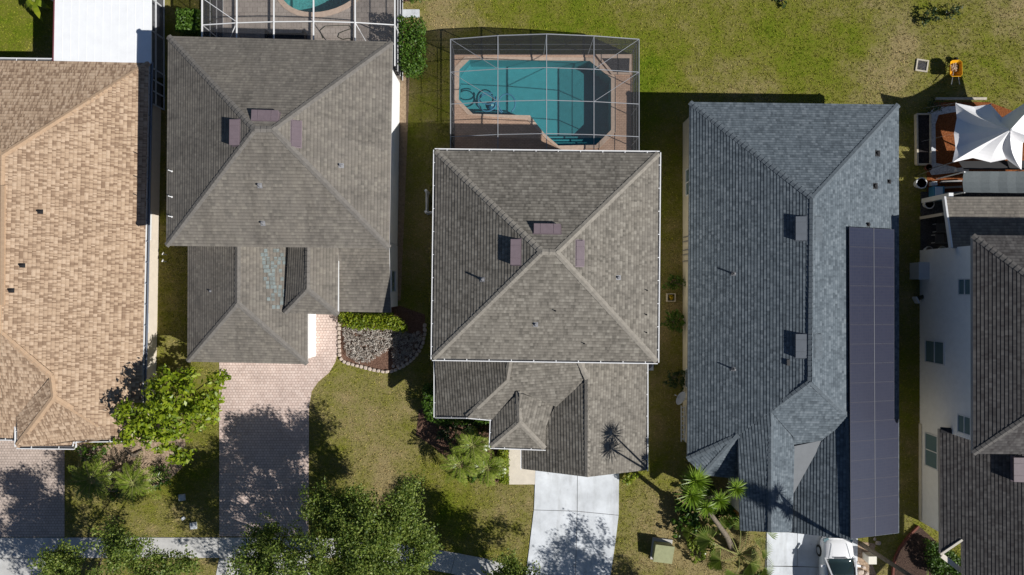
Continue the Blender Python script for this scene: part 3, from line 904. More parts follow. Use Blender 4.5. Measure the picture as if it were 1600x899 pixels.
for y in (268, 308, 339): pipe(roB, plB['W'], 269, y, .38, .026, M['white'], False)
pipe(roB2, plB2['W'], 329, 455, .05, .03, M['lead'])
base = inset([ptB[k] for k in 'ABCD'], .48)
MB().prism(base, 0, 5.3).build('wall', M['stucco_white'], hB)
xw = P(622, 0).x
MB().prism([(-8.9, P(0, 478.6).y), (xw - .02, P(0, 478.6).y), (xw - .02, 2.42), (-8.9, 2.42)], 0, [2.6, 2.6, 3.35, 3.35]).build('wall', M['stucco_white'], hB)
MB().prism([(-17.1, -3.95), (-11.32, -3.95), (-11.32, 2.40), (-17.1, 2.40)], 0, 2.62).build('wall', M['stucco_white'], hB)
MB().box((-14.2, -3.965, 1.1), (4.9, .05, 2.2)).build('garage_door', M['white'], hB)
ex = base[1][0]
ex2 = base[2][0]
def onB(y):
    k = (y - base[1][1]) / (base[2][1] - base[1][1]); return (base[1][0] + (base[2][0] - base[1][0]) * k, y)
window(hB, onB(7.0), onB(5.8), 3.3, 4.7, (1, .02), 0)
window(hB, (xw - .02, .9), (xw - .02, -.2), 1.0, 2.2, (1, 0), 0)
c = P(522, 500)
MB().box((-10.1, .2, 1.2), (.95, .06, 2.3)).build('door', mat("door_dark", (.10, .04, .03), .5), hB)

# ------------------------------------------------------------------ house C: centre house with gutters
hC = house('house', 'two storey house in the middle, grey-brown roof outlined by white gutters', P(855, 500))
V = dict(A=(681, 236, 5.4), B=(1029, 240, 5.4), C=(1026, 565, 5.4), D=(677, 560, 5.4), R1=(847, 393.5, 8.0), R2=(869.5, 394.5, 8.0))
F = dict(N=['A', 'B', 'R2', 'R1'], E=['B', 'C', 'R2'], S=['C', 'D', 'R1', 'R2'], W=['D', 'A', 'R1'])
roC, plC, ptC = roof(hC, V, F, M['sh_grey'], M['cap_grey'], M['white'], [('A', 'R1'), ('B', 'R2'), ('C', 'R2'), ('D', 'R1'), ('R1', 'R2')])
gutter(roC, [ptC['A'], ptC['B'], ptC['C'], ptC['D'], ptC['A']], ptC['R1'], M['white'], .09)
V = dict(L1=(681, 548, 2.7), L2=(681, 651, 2.7), HB=(730, 651.5, 3.57), FE=(769, 655, 3.52), RW=(791.8, 593.4, 4.6), RT=(799, 550, 4.95), RR=(917.9, 592, 4.45), RRT=(899, 550, 4.95),
         PN=(810.2, 613.4, 4.28), PS=(811.8, 660.1, 4.24), PSW=(767.5, 698, 3.5), PSE=(851, 701, 3.5), PNE=(851.9, 665, 3.5), V1=(868.5, 633.4, 3.62),
         GRS=(918, 745.5, 4.38), GWS=(816, 733, 2.7), GWN=(816, 690, 2.7), GES=(1009.6, 735, 2.7), GEN=(1009.6, 548, 2.7))
F = dict(W=['L1', 'L2', 'HB', 'RW', 'RT'], S=['HB', 'FE', 'PN', 'V1', 'RR', 'RRT', 'RT', 'RW'], PW=['FE', 'PSW', 'PS', 'PN'], PSf=['PSW', 'PSE', 'PS'], PE=['PSE', 'PNE', 'V1', 'PN', 'PS'],
         GW=['RR', 'GRS', 'GWS', 'GWN', 'V1'], GE=['RR', 'RRT', 'GEN', 'GES', 'GRS'])
roC2, plC2, ptC2 = roof(hC, V, F, M['sh_grey'], M['cap_grey'], M['white'], [('HB', 'RW'), ('RW', 'RT'), ('RR', 'RRT'), ('RR', 'GRS'), ('PN', 'PS'), ('PS', 'PSW'), ('PS', 'PSE')], name='lower_roof')
ce = P(850, 600, 3)
gutter(roC2, [P(681, 566, 2.7), ptC2['L2']], ce, M['white'], .08)
gutter(roC2, [ptC2['L2'], ptC2['HB'], ptC2['FE']], ce, M['white'], .06)
gutter(roC2, [ptC2['FE'], ptC2['PSW'], ptC2['PSE']], P(812, 655, 3.5), M['white'], .08)
gutter(roC2, [P(1009.6, 566, 2.7), ptC2['GES']], ce, M['white'], .08)
gutter(roC2, [P(816, 702, 2.7), ptC2['GWS']], ce, M['white'], .05)
for f, x, y, al, dn in (('N', 855, 358, 1.25, .42), ('W', 806, 394, 1.2, .42), ('E', 907, 396, 1.2, .38)):
    slope_box(roC, plC[f], x, y, al, dn, .05, .24 if f != 'E' else .16, M['mauve'])
for f, x, y, h in (('W', 754, 437, .34), ('E', 966, 434, .16), ('S', 837, 507, .16)): pipe(roC, plC[f], x, y, h, .05, M['lead'])
for f, x, y in (('E', 1011, 454), ('E', 1010, 492), ('E', 1010, 520), ('S', 868, 486), ('S', 913, 537)): pipe(roC, plC[f], x, y, .2, .022, M['black'], False)
wc = inset([ptC[k] for k in 'ABCD'], .5)
MB().prism(wc, 0, 5.3).build('wall', M['stucco_beige'], hC)
MB().prism([(-3.65, -3.1), (6.8, -3.1), (6.8, -9.45), (.95, -9.45), (.95, -6.45), (-3.65, -6.45)], 0, 2.62).build('wall', M['stucco_beige'], hC)
MB().prism([(-2.2, -3.3), (.9, -3.3), (.9, -6.42), (-2.2, -6.42)], 2.62, 3.42).build('wall', M['stucco_beige'], hC)
for x, y in ((P(776, 0).x, P(0, 672).y), (P(836, 0).x, P(0, 672).y)):
    MB().box((x, y, 1.72), (.3, .3, 3.4)).build('porch_column', M['white'], hC)
MB().box((3.9, -9.47, 1.1), (4.9, .05, 2.2)).build('garage_door', M['white'], hC)
MB().box((.1, -6.47, 1.1), (.95, .05, 2.1)).build('door', mat("door_red", (.2, .05, .04), .5), hC)
window(hC, (-3.0, -6.45), (-1.4, -6.45), .9, 2.2, (0, -1), 1)
window(hC, (2.0, wc[0][1] - .02), (3.6, wc[0][1] + -.02), .5, 2.2, (0, 1), 1)

# ------------------------------------------------------------------ house D: slate blue with solar panels
hD = house('house', 'single storey house with slate-blue roof and a long bank of solar panels', P(1250, 480))
V = dict(NW=(1078, 160, 2.7), NE=(1404, 164, 2.7), RN=(1270, 310, 5.3), RS=(1267, 597, 5.3), SWc=(1074, 718, 2.7), HB=(1153.5, 681, 3.78), J=(1204.5, 643, 4.42), RR=(1325.5, 652, 4.3), GRS=(1329, 843, 4.28), GES=(1404, 833, 2.7),
         VQ=(1284, 690, 3.6), SB=(1239, 700, 3.55), PV=(1239, 682, 3.72), C2=(1098, 742, 2.72), C3=(1157, 749, 2.72), PSW=(1157, 829, 3.62), PRS=(1204.5, 832, 4.32), PSE=(1239, 832, 3.68), GWS=(1232, 832, 2.95), GWN=(1232, 772, 2.95))
F = dict(N=['NW', 'NE', 'RN'], W=['NW', 'SWc', 'HB', 'J', 'RS', 'RN'], E=['NE', 'GES', 'GRS', 'RR', 'RS', 'RN'], S=['RS', 'RR', 'VQ', 'SB', 'PV', 'J'], B1=['HB', 'SWc', 'C2'], B2=['HB', 'C2', 'C3'],
         PW=['J', 'HB', 'PSW', 'PRS'], PE=['J', 'PRS', 'PSE', 'SB', 'PV'], GW=['RR', 'GRS', 'GWS', 'GWN', 'VQ'])
roD, plD, ptD = roof(hD, V, F, M['sh_blue'], M['cap_blue'], M['fascia_navy'], [('NW', 'RN'), ('NE', 'RN'), ('RN', 'RS'), ('RS', 'J'), ('HB', 'SWc'), ('HB', 'C2'), ('RS', 'RR'), ('RR', 'GRS'), ('J', 'PRS')], course=.155, thick=.018)
mb = MB()
a, b, c_, d_ = P(1238, 698, 3.62), P(1286, 688, 3.66), P(1239.5, 772, 3.2), P(1232, 772, 3.2)
mb.face([a, b, c_, d_])
mb.build('valley_membrane', M['membrane'], roD)
for y in (357, 541):
    slope_box(roD, plD['W'], 1252, y, 1.2, .5, .05, .20, M['vent_grey'])
    slope_box(roD, plD['E'], 1280, y, 1.2, .42, .04, .12, M['cap_blue'])
for f, x, y, h, r in (('W', 1146, 428, .32, .045), ('W', 1146, 577, .32, .045), ('E', 1371, 240, .14, .07), ('E', 1367, 291, .14, .07), ('E', 1389, 284, .14, .05), ('E', 1356, 351, .18, .05)):
    pipe(roD, plD[f], x, y, h, r, M['lead'] if h > .3 else M['black'])
slope_box(roD, plD['W'], 1232, 567, .3, .14, .03, .1, M['black'], 'roof_bracket', False)
MB().prism([(9.87, 9.5), (20.4, 9.5), (20.4, -12.95), (14.4, -12.95), (14.4, -12.4), (12.5, -12.4), (12.5, -9.8), (10.95, -9.8), (9.87, -8.8)], 0, 2.6).build('wall', M['stucco_beige'], hD)
MB().prism([(12.52, -9.0), (14.5, -9.0), (14.5, -12.38), (12.52, -12.38)], 2.6, 3.5).build('wall', M['stucco_beige'], hD)
MB().box((17.4, -12.97, 1.1), (4.9, .05, 2.2)).build('garage_door', M['white'], hD)
window(hD, (9.87, 6.6), (9.87, 5.2), .9, 2.1, (-1, 0), 1)
window(hD, (9.87, -4.6), (9.87, -5.6), .9, 2.1, (-1, 0), 0)
for ys in ((380, 385), (389, 404)):
    pass
mb = MB()
for yy in (372, 379, 392, 399, 409): mb.tube([(9.80, P(0, yy).y, .3), (9.80, P(0, yy).y, 2.3)], .03, 6)
mb.build('wall_pipe', M['lead'], hD)
# the panels: two columns of sixteen laid on the east slope
pl = plD['E']
def at_row(y, col):
    lower = y >= 656
    k = (y - 355) / (843 - 355)
    xl = 1327 + 2.2 * k
    xm = 1365.3 + 2.2 * k
    xr = 1404.5 if lower else 1397.6
    return (xl, xm, xr)[col]
rows = [355 + (843 - 355) * k / 16 for k in range(17)]
for r in range(16):
    y0, y1 = rows[r], rows[r + 1]
    lowr = (y0 + y1) / 2 > 656
    for c in range(2):
        def xx(y, k):
            q = (y - 355) / (843 - 355)
            return (1327 + 2.2 * q, 1365.3 + 2.2 * q, (1404.2 if lowr else 1397.4))[k]
        def sag(x, y):     # rows run square to the eave
            return y + (x - 1327) / 77 * (4.0 - 14 * max(0, (y - 355) / 488))
        g = .16
        q = [(xx(y0, c) + g, y0 + g), (xx(y1, c) + g, y1 - g), (xx(y1, c + 1) - g, y1 - g), (xx(y0, c + 1) - g, y0 + g)]
        w = [pl.at(x, sag(x, y), .18) for x, y in q]
        low = [p - pl.n * .04 for p in w]
        mb = MB(); mb.hexa([low[0], low[1], low[2], low[3], w[0], w[1], w[2], w[3]])
        sp = mb.build('solar_panel', M['solar_frame'], hD)
        e = .02
        cc = sum(w, Vector()) / 4
        inn = [p + (cc - p).normalized() * .022 + pl.n * .003 for p in w]
        uvs = [((p - cc).dot(pl.t) + 5, (p - cc).dot(pl.b) + 5) for p in inn]
        mb = MB(); mb.face(inn, uvs); mb.build('cells', M['solar'], sp)
mb = MB()
for x in (1340, 1355, 1378, 1392):
    mb.bar(pl.at(x, 360, .05), pl.at(x + 3, 834, .05), .04, .08)
mb.build('solar_rail', M['black'], hD)
MB().bar(pl.at(1365.3, 356, .19), pl.at(1367.6, 838, .19), .014, .02).build('solar_rail', M['alu_grey'], hD)

# ------------------------------------------------------------------ house E: white two storey house (right)
hE = house('house', 'white walled two storey house with dark brown roof at the right edge', P(1560, 550))
V = dict(NW=(1520, 368, 5.4), NE=(1866, 371, 5.4), SE=(1866, 711, 5.4), SW=(1520.5, 709, 5.4), R=(28.5, -2.85, 8.1))
rz = V.pop('R'); k = (H - rz[2]) / H * S
V['R'] = (800 + rz[0] / k, 449.5 - rz[1] / k, rz[2])
F = dict(N=['NW', 'NE', 'R'], E=['NE', 'SE', 'R'], S=['SE', 'SW', 'R'], W=['SW', 'NW', 'R'])
roE, plE, ptE = roof(hE, V, F, M['sh_dark'], M['cap_dark'], M['fascia_grey'], [('NW', 'R'), ('SW', 'R'), ('NE', 'R'), ('SE', 'R')])
V = dict(A=(1468, 671, 2.7), B=(1470, 866, 2.7), C=(1504, 843, 3.12), D=(1508, 985, 3.15), E=(1670, 985, 5.1), Fq=(1670, 671, 5.1))
F = dict(W=['A', 'B', 'C', 'D', 'E', 'Fq'])
roE2, plE2, ptE2 = roof(hE, V, F, M['sh_dark'], M['cap_dark'], M['fascia_grey'], [], name='garage_roof')
mb = MB(); mb.bar(ptE2['B'] + Vector((0, 0, -.06)), ptE2['C'] + Vector((0, 0, -.06)), .12, .2)
mb.bar(P(1471, 868, 2.6), P(1504, 893, 2.6), .25, .12)
mb.build('eave_return', M['trim_cream'], roE2)
slope_box(roE2, plE2['W'], 1596, 734, 1.25, .7, .05, .3, M['mauve'])
slope_box(roE2, plE2['W'], 1478, 673, .3, .5, .05, .12, M['black'], 'roof_shadow_block', False)  # black block standing in for a small shadow on the slope
V = dict(A=(1476, 308, 2.65), B=(1800, 308, 2.65), C=(1800, 388, 3.35), D=(1487, 388, 3.35))
roE3, plE3, ptE3 = roof(hE, V, dict(N=['A', 'B', 'C', 'D']), M['sh_grey_b'], M['cap_grey'], M['white'], [], name='lanai_roof', drop=.2)
mb = MB(); mb.bar(ptE3['A'] + Vector((-.02, 0, -.03)), ptE3['D'] + Vector((-.02, 0, -.03)), .1, .22); mb.build('rake_trim', M['white'], roE3)
X0 = P(1437, 0).x
MB().prism([(X0, 2.15), (34.6, 2.15), (34.6, -7.85), (X0, -7.85)], 0, 5.3).build('wall', M['stucco_white'], hE)
MB().prism([(X0 + .01, -7.8), (34, -7.8), (34, -13.5), (X0 + .01, -13.5)], 0, 2.62).build('wall', M['stucco_white'], hE)
MB().prism([(X0 - .06, -7.85), (X0 - .005, -7.85), (X0 - .005, -13.4), (X0 - .06, -13.4)], 0, .25).build('plinth', M['stucco_beige'], hE)
for x in (X0 + .2, 34.0):
    MB().box((x, 5.0, 1.3), (.25, .25, 2.5)).build('porch_column', M['white'], hE)
def winE(x0, x1, y0, y1, mull, hb=False):
    z = lambda x: H * (1 - (X0 / S) / (x - 800))
    za, zb = z(x0), z(x1)
    zm = (za + zb) / 2; k = (H - zm) / H * S
    window(hE, (X0, (449.5 - y0) * k), (X0, (449.5 - y1) * k), za, zb, (-1, 0), mull, hb)
winE(1447, 1475, 534, 567, 0, True)
winE(1499, 1517, 437, 460, 0, True)
winE(1498, 1517, 651, 677, 0, True)
winE(1447, 1465, 680, 730, 1)

# ------------------------------------------------------------------ screen cages
def cage(name, label, X, Y, zx, frame_m, wf, purl_y, braces, nposts_y, south_wall=False, rails=(.9, 1.75)):
    """X: beam positions (W..E); zx: beam heights; Y: (south, north)"""
    t = thing(name, label, 'screen enclosure', ((X[0] + X[-1]) / 2, (Y[0] + Y[1]) / 2, 0))
    s, n = Y
    for k, x in enumerate(X):
        MB().bar((x, s, zx[k]), (x, n, zx[k]), wf, wf * 1.6).build('roof_beam', frame_m, t)
        MB().bar((x, n, .03), (x, n, zx[k]), wf, wf).build('post', frame_m, t)
    for y in purl_y:
        mb = MB()
        for k in range(len(X) - 1): mb.bar((X[k], y, zx[k] + .004), (X[k + 1], y, zx[k + 1] + .004), wf * .8, wf * .8)
        mb.build('purlin', frame_m, t)
    mb = MB()
    for k in range(len(X) - 1):
        mb.bar((X[k], n, zx[k] + .006), (X[k + 1], n, zx[k + 1] + .006), wf, wf)
        for z in rails + (.05,): mb.bar((X[k], n, z), (X[k + 1], n, z), wf * .6, wf * .6)
    mb.build('wall_rail', frame_m, t)
    for x, z in ((X[0], zx[0]), (X[-1], zx[-1])):
        mb = MB()
        for rr in rails + (.05,): mb.bar((x, s, rr), (x, n, rr), wf * .6, wf * .6)
        mb.build('wall_rail', frame_m, t)
        for y in nposts_y: MB().bar((x, y, .03), (x, y, z), wf * .9, wf * .9).build('post', frame_m, t)
    for (x0, y0, k0, x1, y1, k1) in braces:
        MB().bar((x0, y0, zx[k0] + .01), (x1, y1, zx[k1] + .01), wf * .55, wf * .55).build('brace', frame_m, t)
    ys = [s] + sorted(purl_y) + [n]
    for k in range(len(X) - 1):
        for q in range(len(ys) - 1):
            mb = MB(); mb.face([(X[k], ys[q], zx[k] - .01), (X[k + 1], ys[q], zx[k + 1] - .01), (X[k + 1], ys[q + 1], zx[k + 1] - .01), (X[k], ys[q + 1], zx[k] - .01)])
            mb.build('screen_panel', M['screen'], t)
        mb = MB(); mb.face([(X[k], n - .01, .03), (X[k + 1], n - .01, .03), (X[k + 1], n - .01, zx[k + 1]), (X[k], n - .01, zx[k])])
        mb.build('screen_panel', M['screen_w'], t)
    yw = [s] + sorted(nposts_y) + [n]
    for x, z in ((X[0] + .01, zx[0]), (X[-1] - .01, zx[-1])):
        for q in range(len(yw) - 1):
            mb = MB(); mb.face([(x, yw[q], .03), (x, yw[q + 1], .03), (x, yw[q + 1], z), (x, yw[q], z)])
            mb.build('screen_panel', M['screen_w'], t)
    return t
def xz(px, z): return P(px, 0, z).x
XC = [xz(704, 2.5), xz(778, 3.05), xz(854, 3.28), xz(928, 3.0), xz(998.5, 2.5)]
ZC = [2.5, 3.05, 3.28, 3.0, 2.5]
ns, nn_ = 6.35, 13.45
py = [11.67, 9.94, 8.17]
cage('screen_enclosure', 'grey framed mesh screen cage over the angular pool', XC, (ns, nn_), ZC, M['alu_grey'], .04, py,
     [(XC[0], nn_, 0, XC[1], py[0], 1), (XC[0], py[0], 0, XC[1], py[1], 1), (XC[4], nn_, 4, XC[3], py[0], 3), (XC[4], py[0], 4, XC[3], py[1], 3)], py)
XB = [xz(316, 2.7), xz(370, 3.0), xz(428, 3.15), xz(490, 3.2), xz(555, 3.05), xz(617, 2.7)]
ZB = [2.7, 3.0, 3.15, 3.2, 3.05, 2.7]
yB = [14.15, 16.6, 19.0]
cage('screen_enclosure', 'white framed mesh screen cage at the top edge behind the weathered roof', XB, (11.95, 21.4), ZB, M['white'], .06, yB,
     [(XB[1], yB[0], 1, XB[0] + 1.0, 12.3, 0), (XB[4], yB[0], 4, XB[5] - 1.0, 12.3, 5), (XB[0], 15.6, 0, XB[1], 14.2, 1)], yB)
# the stepped planter beside the pool
t = thing('planter_bed', 'dark slate chip planter with pale curb in the corner of the pool deck', 'planter', P(961, 103))
tri = [(940, 93), (983, 93), (982, 115), (958, 114)]
tri_o = [(930, 86.5), (986.5, 86.5), (986.5, 118), (955, 117.5)]
MB().prism([(p.x, p.y) for p in PL(tri_o)], .03, .16).build('curb', M['coping'], t)
MB().prism([(p.x, p.y) for p in PL(tri)], .162, .19).build('slate_chips', M['slate'], t)
# loose cable and dark sofa on the other deck
pts = [P(x, y, .06) for x, y in ((505, 60), (500, 48), (508, 41), (530, 40), (546, 40), (549, 45), (540, 48), (530, 52), (528, 58), (536, 62), (546, 60), (552, 64))]
cr = []
for i in range(len(pts) - 1):
    cr += [pts[i].lerp(pts[i + 1], k / 3) for k in range(3)]
tag(MB().tube(cr, .02, 6).build('garden_hose', M['hose_dark'], origin=P(530, 52, .06), smooth=True), 'thin dark hose lying in curls on the grey pool deck', 'hose')
t = thing('outdoor_sofa', 'dark outdoor sofa in the shade beside the house wall', 'sofa', P(440, 68))
c = P(450, 66)
MB().box((c.x, c.y, .25), (2.0, .75, .3)).build('seat', M['black'], t)
MB().box((c.x, c.y - .4, .5), (2.0, .16, .8)).build('backrest', M['black'], t)
for s_ in (-1, 1): MB().box((c.x + s_ * 1.06, c.y, .33), (.14, .9, .6)).build('armrest', M['black'], t)

# ------------------------------------------------------------------ vegetation
def leaves(centres, n_each, spread, size, up=.35, flat=1.0, aspect=.55, spray=0.0):
    """diamond leaves scattered in clumps; returns (n*4,3)"""
    c = np.repeat(np.asarray(centres, float), n_each, axis=0)
    n = len(c)
    d = RNG.normal(size=(n, 3)); d /= np.linalg.norm(d, axis=1)[:, None]
    r = RNG.random(n) ** .45
    sp = np.repeat(np.asarray(spread, float) if np.ndim(spread) else np.full(len(centres), spread), n_each)
    ax = RNG.normal(size=(len(centres), 3)); ax[:, 2] = np.abs(ax[:, 2]) * .4; ax /= np.linalg.norm(ax, axis=1)[:, None]
    ax = np.repeat(ax, n_each, axis=0)
    p = c + d * (r * sp)[:, None] * np.array([1, 1, flat]) * (1 - .35 * spray) + ax * (RNG.uniform(-1, 1, n) * sp * 1.25 * spray)[:, None]
    nrm = d * .6 + RNG.normal(size=(n, 3)) * .5 + np.array([0, 0, up]); nrm /= np.linalg.norm(nrm, axis=1)[:, None]
    a = np.cross(nrm, RNG.normal(size=(n, 3))); a /= np.linalg.norm(a, axis=1)[:, None]
    b = np.cross(nrm, a)
    s = size * (.6 + .8 * RNG.random(n))
    a *= (s / 2)[:, None]; b *= (s * aspect / 2)[:, None]
    sag = np.zeros((n, 3)); sag[:, 2] = -.12 * s
    return np.stack([p - a, p + b + sag, p + a, p - b + sag], axis=1).reshape(-1, 3)

def clumps(c, rad, n, shell=.5, seed=0, thin=.0):
    """clump centres in a lumpy ellipsoid"""
    rg = np.random.default_rng(seed)
    d = rg.normal(size=(n * 3, 3)); d /= np.linalg.norm(d, axis=1)[:, None]
    ph = rg.random((5, 3)) * 6
    lump = np.ones(len(d))
    for k in range(5):
        lump += .13 * np.sin(d @ (rg.normal(size=3) * 3.2) + ph[k, 0])
    r = (shell + (1 - shell) * rg.random(len(d))) ** .7 * lump
    p = np.asarray(c)[None, :] + d * r[:, None] * np.asarray(rad)[None, :]
    return p[:n]

def tree(name, label, base, crown, rad, nclump, nleaf, size, spread, m, seed, group=None, lobes=(), shell=.35, trunk=.22, cat='tree', flat=.7, forks=7):
    t = thing(name, label, cat, base, group)
    c = Vector(crown)
    mb = MB()
    fork = Vector(base).lerp(c, .42)
    mb.tube([base, Vector(base).lerp(fork, .5) + Vector((.06, .04, 0)), fork], [trunk, trunk * .8, trunk * .65], 9)
    mb.build('trunk', M['bark'], t, smooth=True)
    cl = clumps(c, rad, nclump, shell, seed)
    for k, (lc, lr, ln) in enumerate(lobes): cl = np.concatenate([cl, clumps(lc, lr, ln, .25, seed * 10 + k)])
    lb = MB(); rg = random.Random(seed)
    order = list(range(len(cl))); rg.shuffle(order)
    for i in order[:forks * 4]:
        e = Vector(cl[i]); mid = fork.lerp(e, .5) + Vector((rg.uniform(-.3, .3), rg.uniform(-.3, .3), rg.uniform(.0, .35)))
        lb.tube([fork - Vector((0, 0, .3)), mid, e], [trunk * .32, trunk * .2, trunk * .05], 6)
    lb.build('limb', M['bark'], t, smooth=True)
    v = leaves(cl, nleaf, spread, size, flat=flat, up=.6, spray=1.0)
    mesh_np('crown', v, 4, m, t)
    return t

def shrub(name, label, pxs, z0, z1, n, size, m, group=None, cat='shrub', stem=True, rnd=.12):
    """clipped shrub filling a pixel polygon"""
    poly = PL(pxs)
    xs = [p.x for p in poly]; ys = [p.y for p in poly]
    c = sum(poly, Vector()) / len(poly)
    t = thing(name, label, cat, (c.x, c.y, 0), group)
    pts = RNG.random((n * 4, 3))
    q = np.stack([min(xs) + pts[:, 0] * (max(xs) - min(xs)), min(ys) + pts[:, 1] * (max(ys) - min(ys)), z0 + pts[:, 2] ** .5 * (z1 - z0)], axis=1)
    ins = inside(q[:, :2], [(p.x, p.y) for p in poly])
    q = q[ins][:n]
    # round the shoulders
    dist = edge_dist(q[:, :2], [(p.x, p.y) for p in poly])
    lim = z1 - np.clip(.28 - dist, 0, .28) ** 2 * 5
    lim += .10 * np.sin(q[:, 0] * 5 + 1) * np.sin(q[:, 1] * 4.3)
    q[:, 2] = np.minimum(q[:, 2], lim)
    v = leaves(q, 3, rnd, size, up=.5)
    mesh_np('foliage', v, 4, m, t)
    if stem:
        mb = MB()
        for k in range(5):
            e = Vector(q[k * (len(q) // 6)])
            mb.tube([(c.x + .1 * k - .2, c.y, 0), (c.x * .6 + e.x * .4, c.y * .6 + e.y * .4, z1 * .4), (e.x, e.y, min(e.z, z1 * .8))], [.035, .025, .01], 6)
        mb.build('stem', M['bark'], t)
    return t

def inside(p, poly):
    x, y = p[:, 0], p[:, 1]
    r = np.zeros(len(p), bool); n = len(poly)
    for i in range(n):
        x0, y0 = poly[i]; x1, y1 = poly[(i + 1) % n]
        if y0 == y1: continue
        c = ((y0 > y) != (y1 > y)) & (x < (x1 - x0) * (y - y0) / (y1 - y0) + x0)
        r ^= c
    return r

def edge_dist(p, poly):
    d = np.full(len(p), 1e9); n = len(poly)
    for i in range(n):
        a = np.array(poly[i]); b = np.array(poly[(i + 1) % n]); e = b - a
        k = np.clip(((p - a) @ e) / max(e @ e, 1e-9), 0, 1)
        d = np.minimum(d, np.linalg.norm(p - (a + k[:, None] * e), axis=1))
    return d

def frond_pts(base, az, length, rise, droop, nl, lw, ll, mbv, stalk):
    """one feather frond: leaflets as long thin quads"""
    d = Vector((math.cos(az), math.sin(az), 0))
    s = Vector((-d.y, d.x, 0))
    pts = []
    for k in range(11):
        u = k / 10
        pts.append(Vector(base) + d * (length * u) + Vector((0, 0, rise * u - droop * u * u)))
    stalk.tube(pts, [.018 * (1 - .8 * k / 10) for k in range(11)], 4, cap=False)
    for k in range(nl):
        u = .15 + .85 * (k + .5) / nl
        f = u * 10; i = min(int(f), 9)
        p = pts[i].lerp(pts[i + 1], f - i)
        L = ll * (math.sin(math.pi * min(1, u * .9 + .08)) ** .6) * random.uniform(.85, 1.1)
        tang = (pts[i + 1] - pts[i]).normalized()
        for sg in (-1, 1):
            e = (s * sg * .85 + tang * .55 + Vector((0, 0, random.uniform(.05, .30)))).normalized()
            tip = p + e * L - Vector((0, 0, L * .18))
            w = tang * lw / 2
            mid = p + e * L * .5
            mbv += [p - w * .6, mid - w, tip, mid + w]

def palm(name, label, base, h, nfr, length, m=None, group=None, rise=.55, droop=.75, ll=.26, lw=.03, nl=20, lean=(0, 0), cat='palm tree', tr=.09):
    t = thing(name, label, cat, base, group)
    top = Vector(base) + Vector((lean[0], lean[1], h))
    MB().tube([base, Vector(base).lerp(top, .5) + Vector((.02, .02, 0)), top], [tr * 1.25, tr, tr * 1.1], 9).build('trunk', M['bark'], t, smooth=True)
    vs = []; st = MB()
    for k in range(nfr):
        az = k * 2.399 + random.uniform(-.15, .15)
        ring = k / nfr
        frond_pts(top, az, length * random.uniform(.7, 1.12) * (.75 + .25 * ring), rise * (1.35 - ring), droop * (.5 + .8 * ring), nl, lw, ll, vs, st)
    mesh_np('fronds', np.array([tuple(v) for v in vs]), 4, m or M['palm'], t)
    st.build('frond_stalks', M['frond_dead'], t)
    return t

def yucca_head(top, r, n, vs):
    for k in range(n):
        az = k * 2.399; el = math.radians(78 - 95 * (k / n)) + random.uniform(-.1, .1)
        d = Vector((math.cos(az) * math.cos(el), math.sin(az) * math.cos(el), math.sin(el)))
        s = Vector((-math.sin(az), math.cos(az), 0)) * .026
        L = r * random.uniform(.85, 1.1)
        p0 = Vector(top); p1 = p0 + d * L * .5; p2 = p0 + d * L - Vector((0, 0, .10 * L))
        vs += [p0 - s * .5, p1 - s, p2, p1 + s]

# oaks along the street
oak = 'street oaks along the bottom edge'
tree('oak_tree', 'spreading oak at the lower left, over the shaded sidewalk', P(150, 965), P(152, 985, 5.6), (3.3, 3.1, 1.7), 260, 120, .122, .52, M['oak'], 3, oak, [(P(190, 860, 5.4), (1.0, 1.0, .6), 34), (P(95, 880, 5.2), (1.3, .8, .6), 34), (P(255, 885, 5.2), (1.3, .6, .6), 30), (P(172, 835, 5.0), (.5, .7, .4), 12)])
tree('oak_tree', 'largest oak with light green crown at the foot of the pink paver driveway', P(540, 915), P(530, 925, 6.0), (4.2, 3.5, 2.1), 360, 120, .122, .52, M['oak'], 5, oak, [(P(510, 795, 5.4), (1.1, 1.1, .7), 46), (P(560, 800, 5.8), (1.0, 1.0, .7), 36), (P(625, 800, 5.6), (1.1, 1.2, .7), 50), (P(655, 855, 5.4), (.9, 1.2, .7), 36), (P(420, 850, 5.0), (1.0, .9, .6), 34), (P(400, 890, 5.0), (1.0, .8, .6), 28), (P(575, 850, 6.6), (1.8, 1.6, .8), 70)])
tree('oak_tree', 'oak mostly below the frame beside the white concrete driveway, only twigs showing', P(868, 995), P(868, 1002, 5.8), (2.5, 2.6, 1.6), 230, 120, .122, .52, M['oak'], 9, oak, [(P(795, 895, 5.2), (1.2, .7, .5), 34)])
tree('oak_tree', 'oak below the frame whose shadow crosses the lawn by the green transformer box', P(1135, 1075), P(1135, 1080, 5.8), (2.5, 2.6, 1.5), 170, 120, .122, .52, M['oak'], 13, oak)
# magnolia by the tan house
tg = thing('magnolia_tree', 'bright yellow-green broad leaved tree between tan house and paver driveway', 'tree', P(280, 638))
cents = []
for (x, y, z, r, n) in ((235, 655, 3.6, 1.5, 34), (275, 640, 3.9, 1.4, 34), (255, 610, 3.8, 1.1, 22), (215, 665, 3.3, 1.0, 20), (300, 650, 3.3, 1.1, 22), (325, 620, 3.0, .9, 16), (345, 592, 2.9, .55, 8), (300, 595, 3.5, .8, 14), (330, 645, 2.6, .7, 8),
                        (260, 690, 3.0, 1.0, 20), (275, 715, 2.6, .7, 12), (200, 645, 3.9, .7, 10), (250, 640, 4.9, .9, 12), (195, 688, 2.9, .5, 6), (225, 625, 4.6, .7, 8)):
    c = P(x, y, z)
    cents.append(clumps((c.x, c.y, c.z), (r, r, r * .55), n, .3, int(x + y)))
cents = np.concatenate(cents)
mesh_np('crown', leaves(cents, 20, .34, .25, up=.7, aspect=.5), 4, M['bright'], tg)
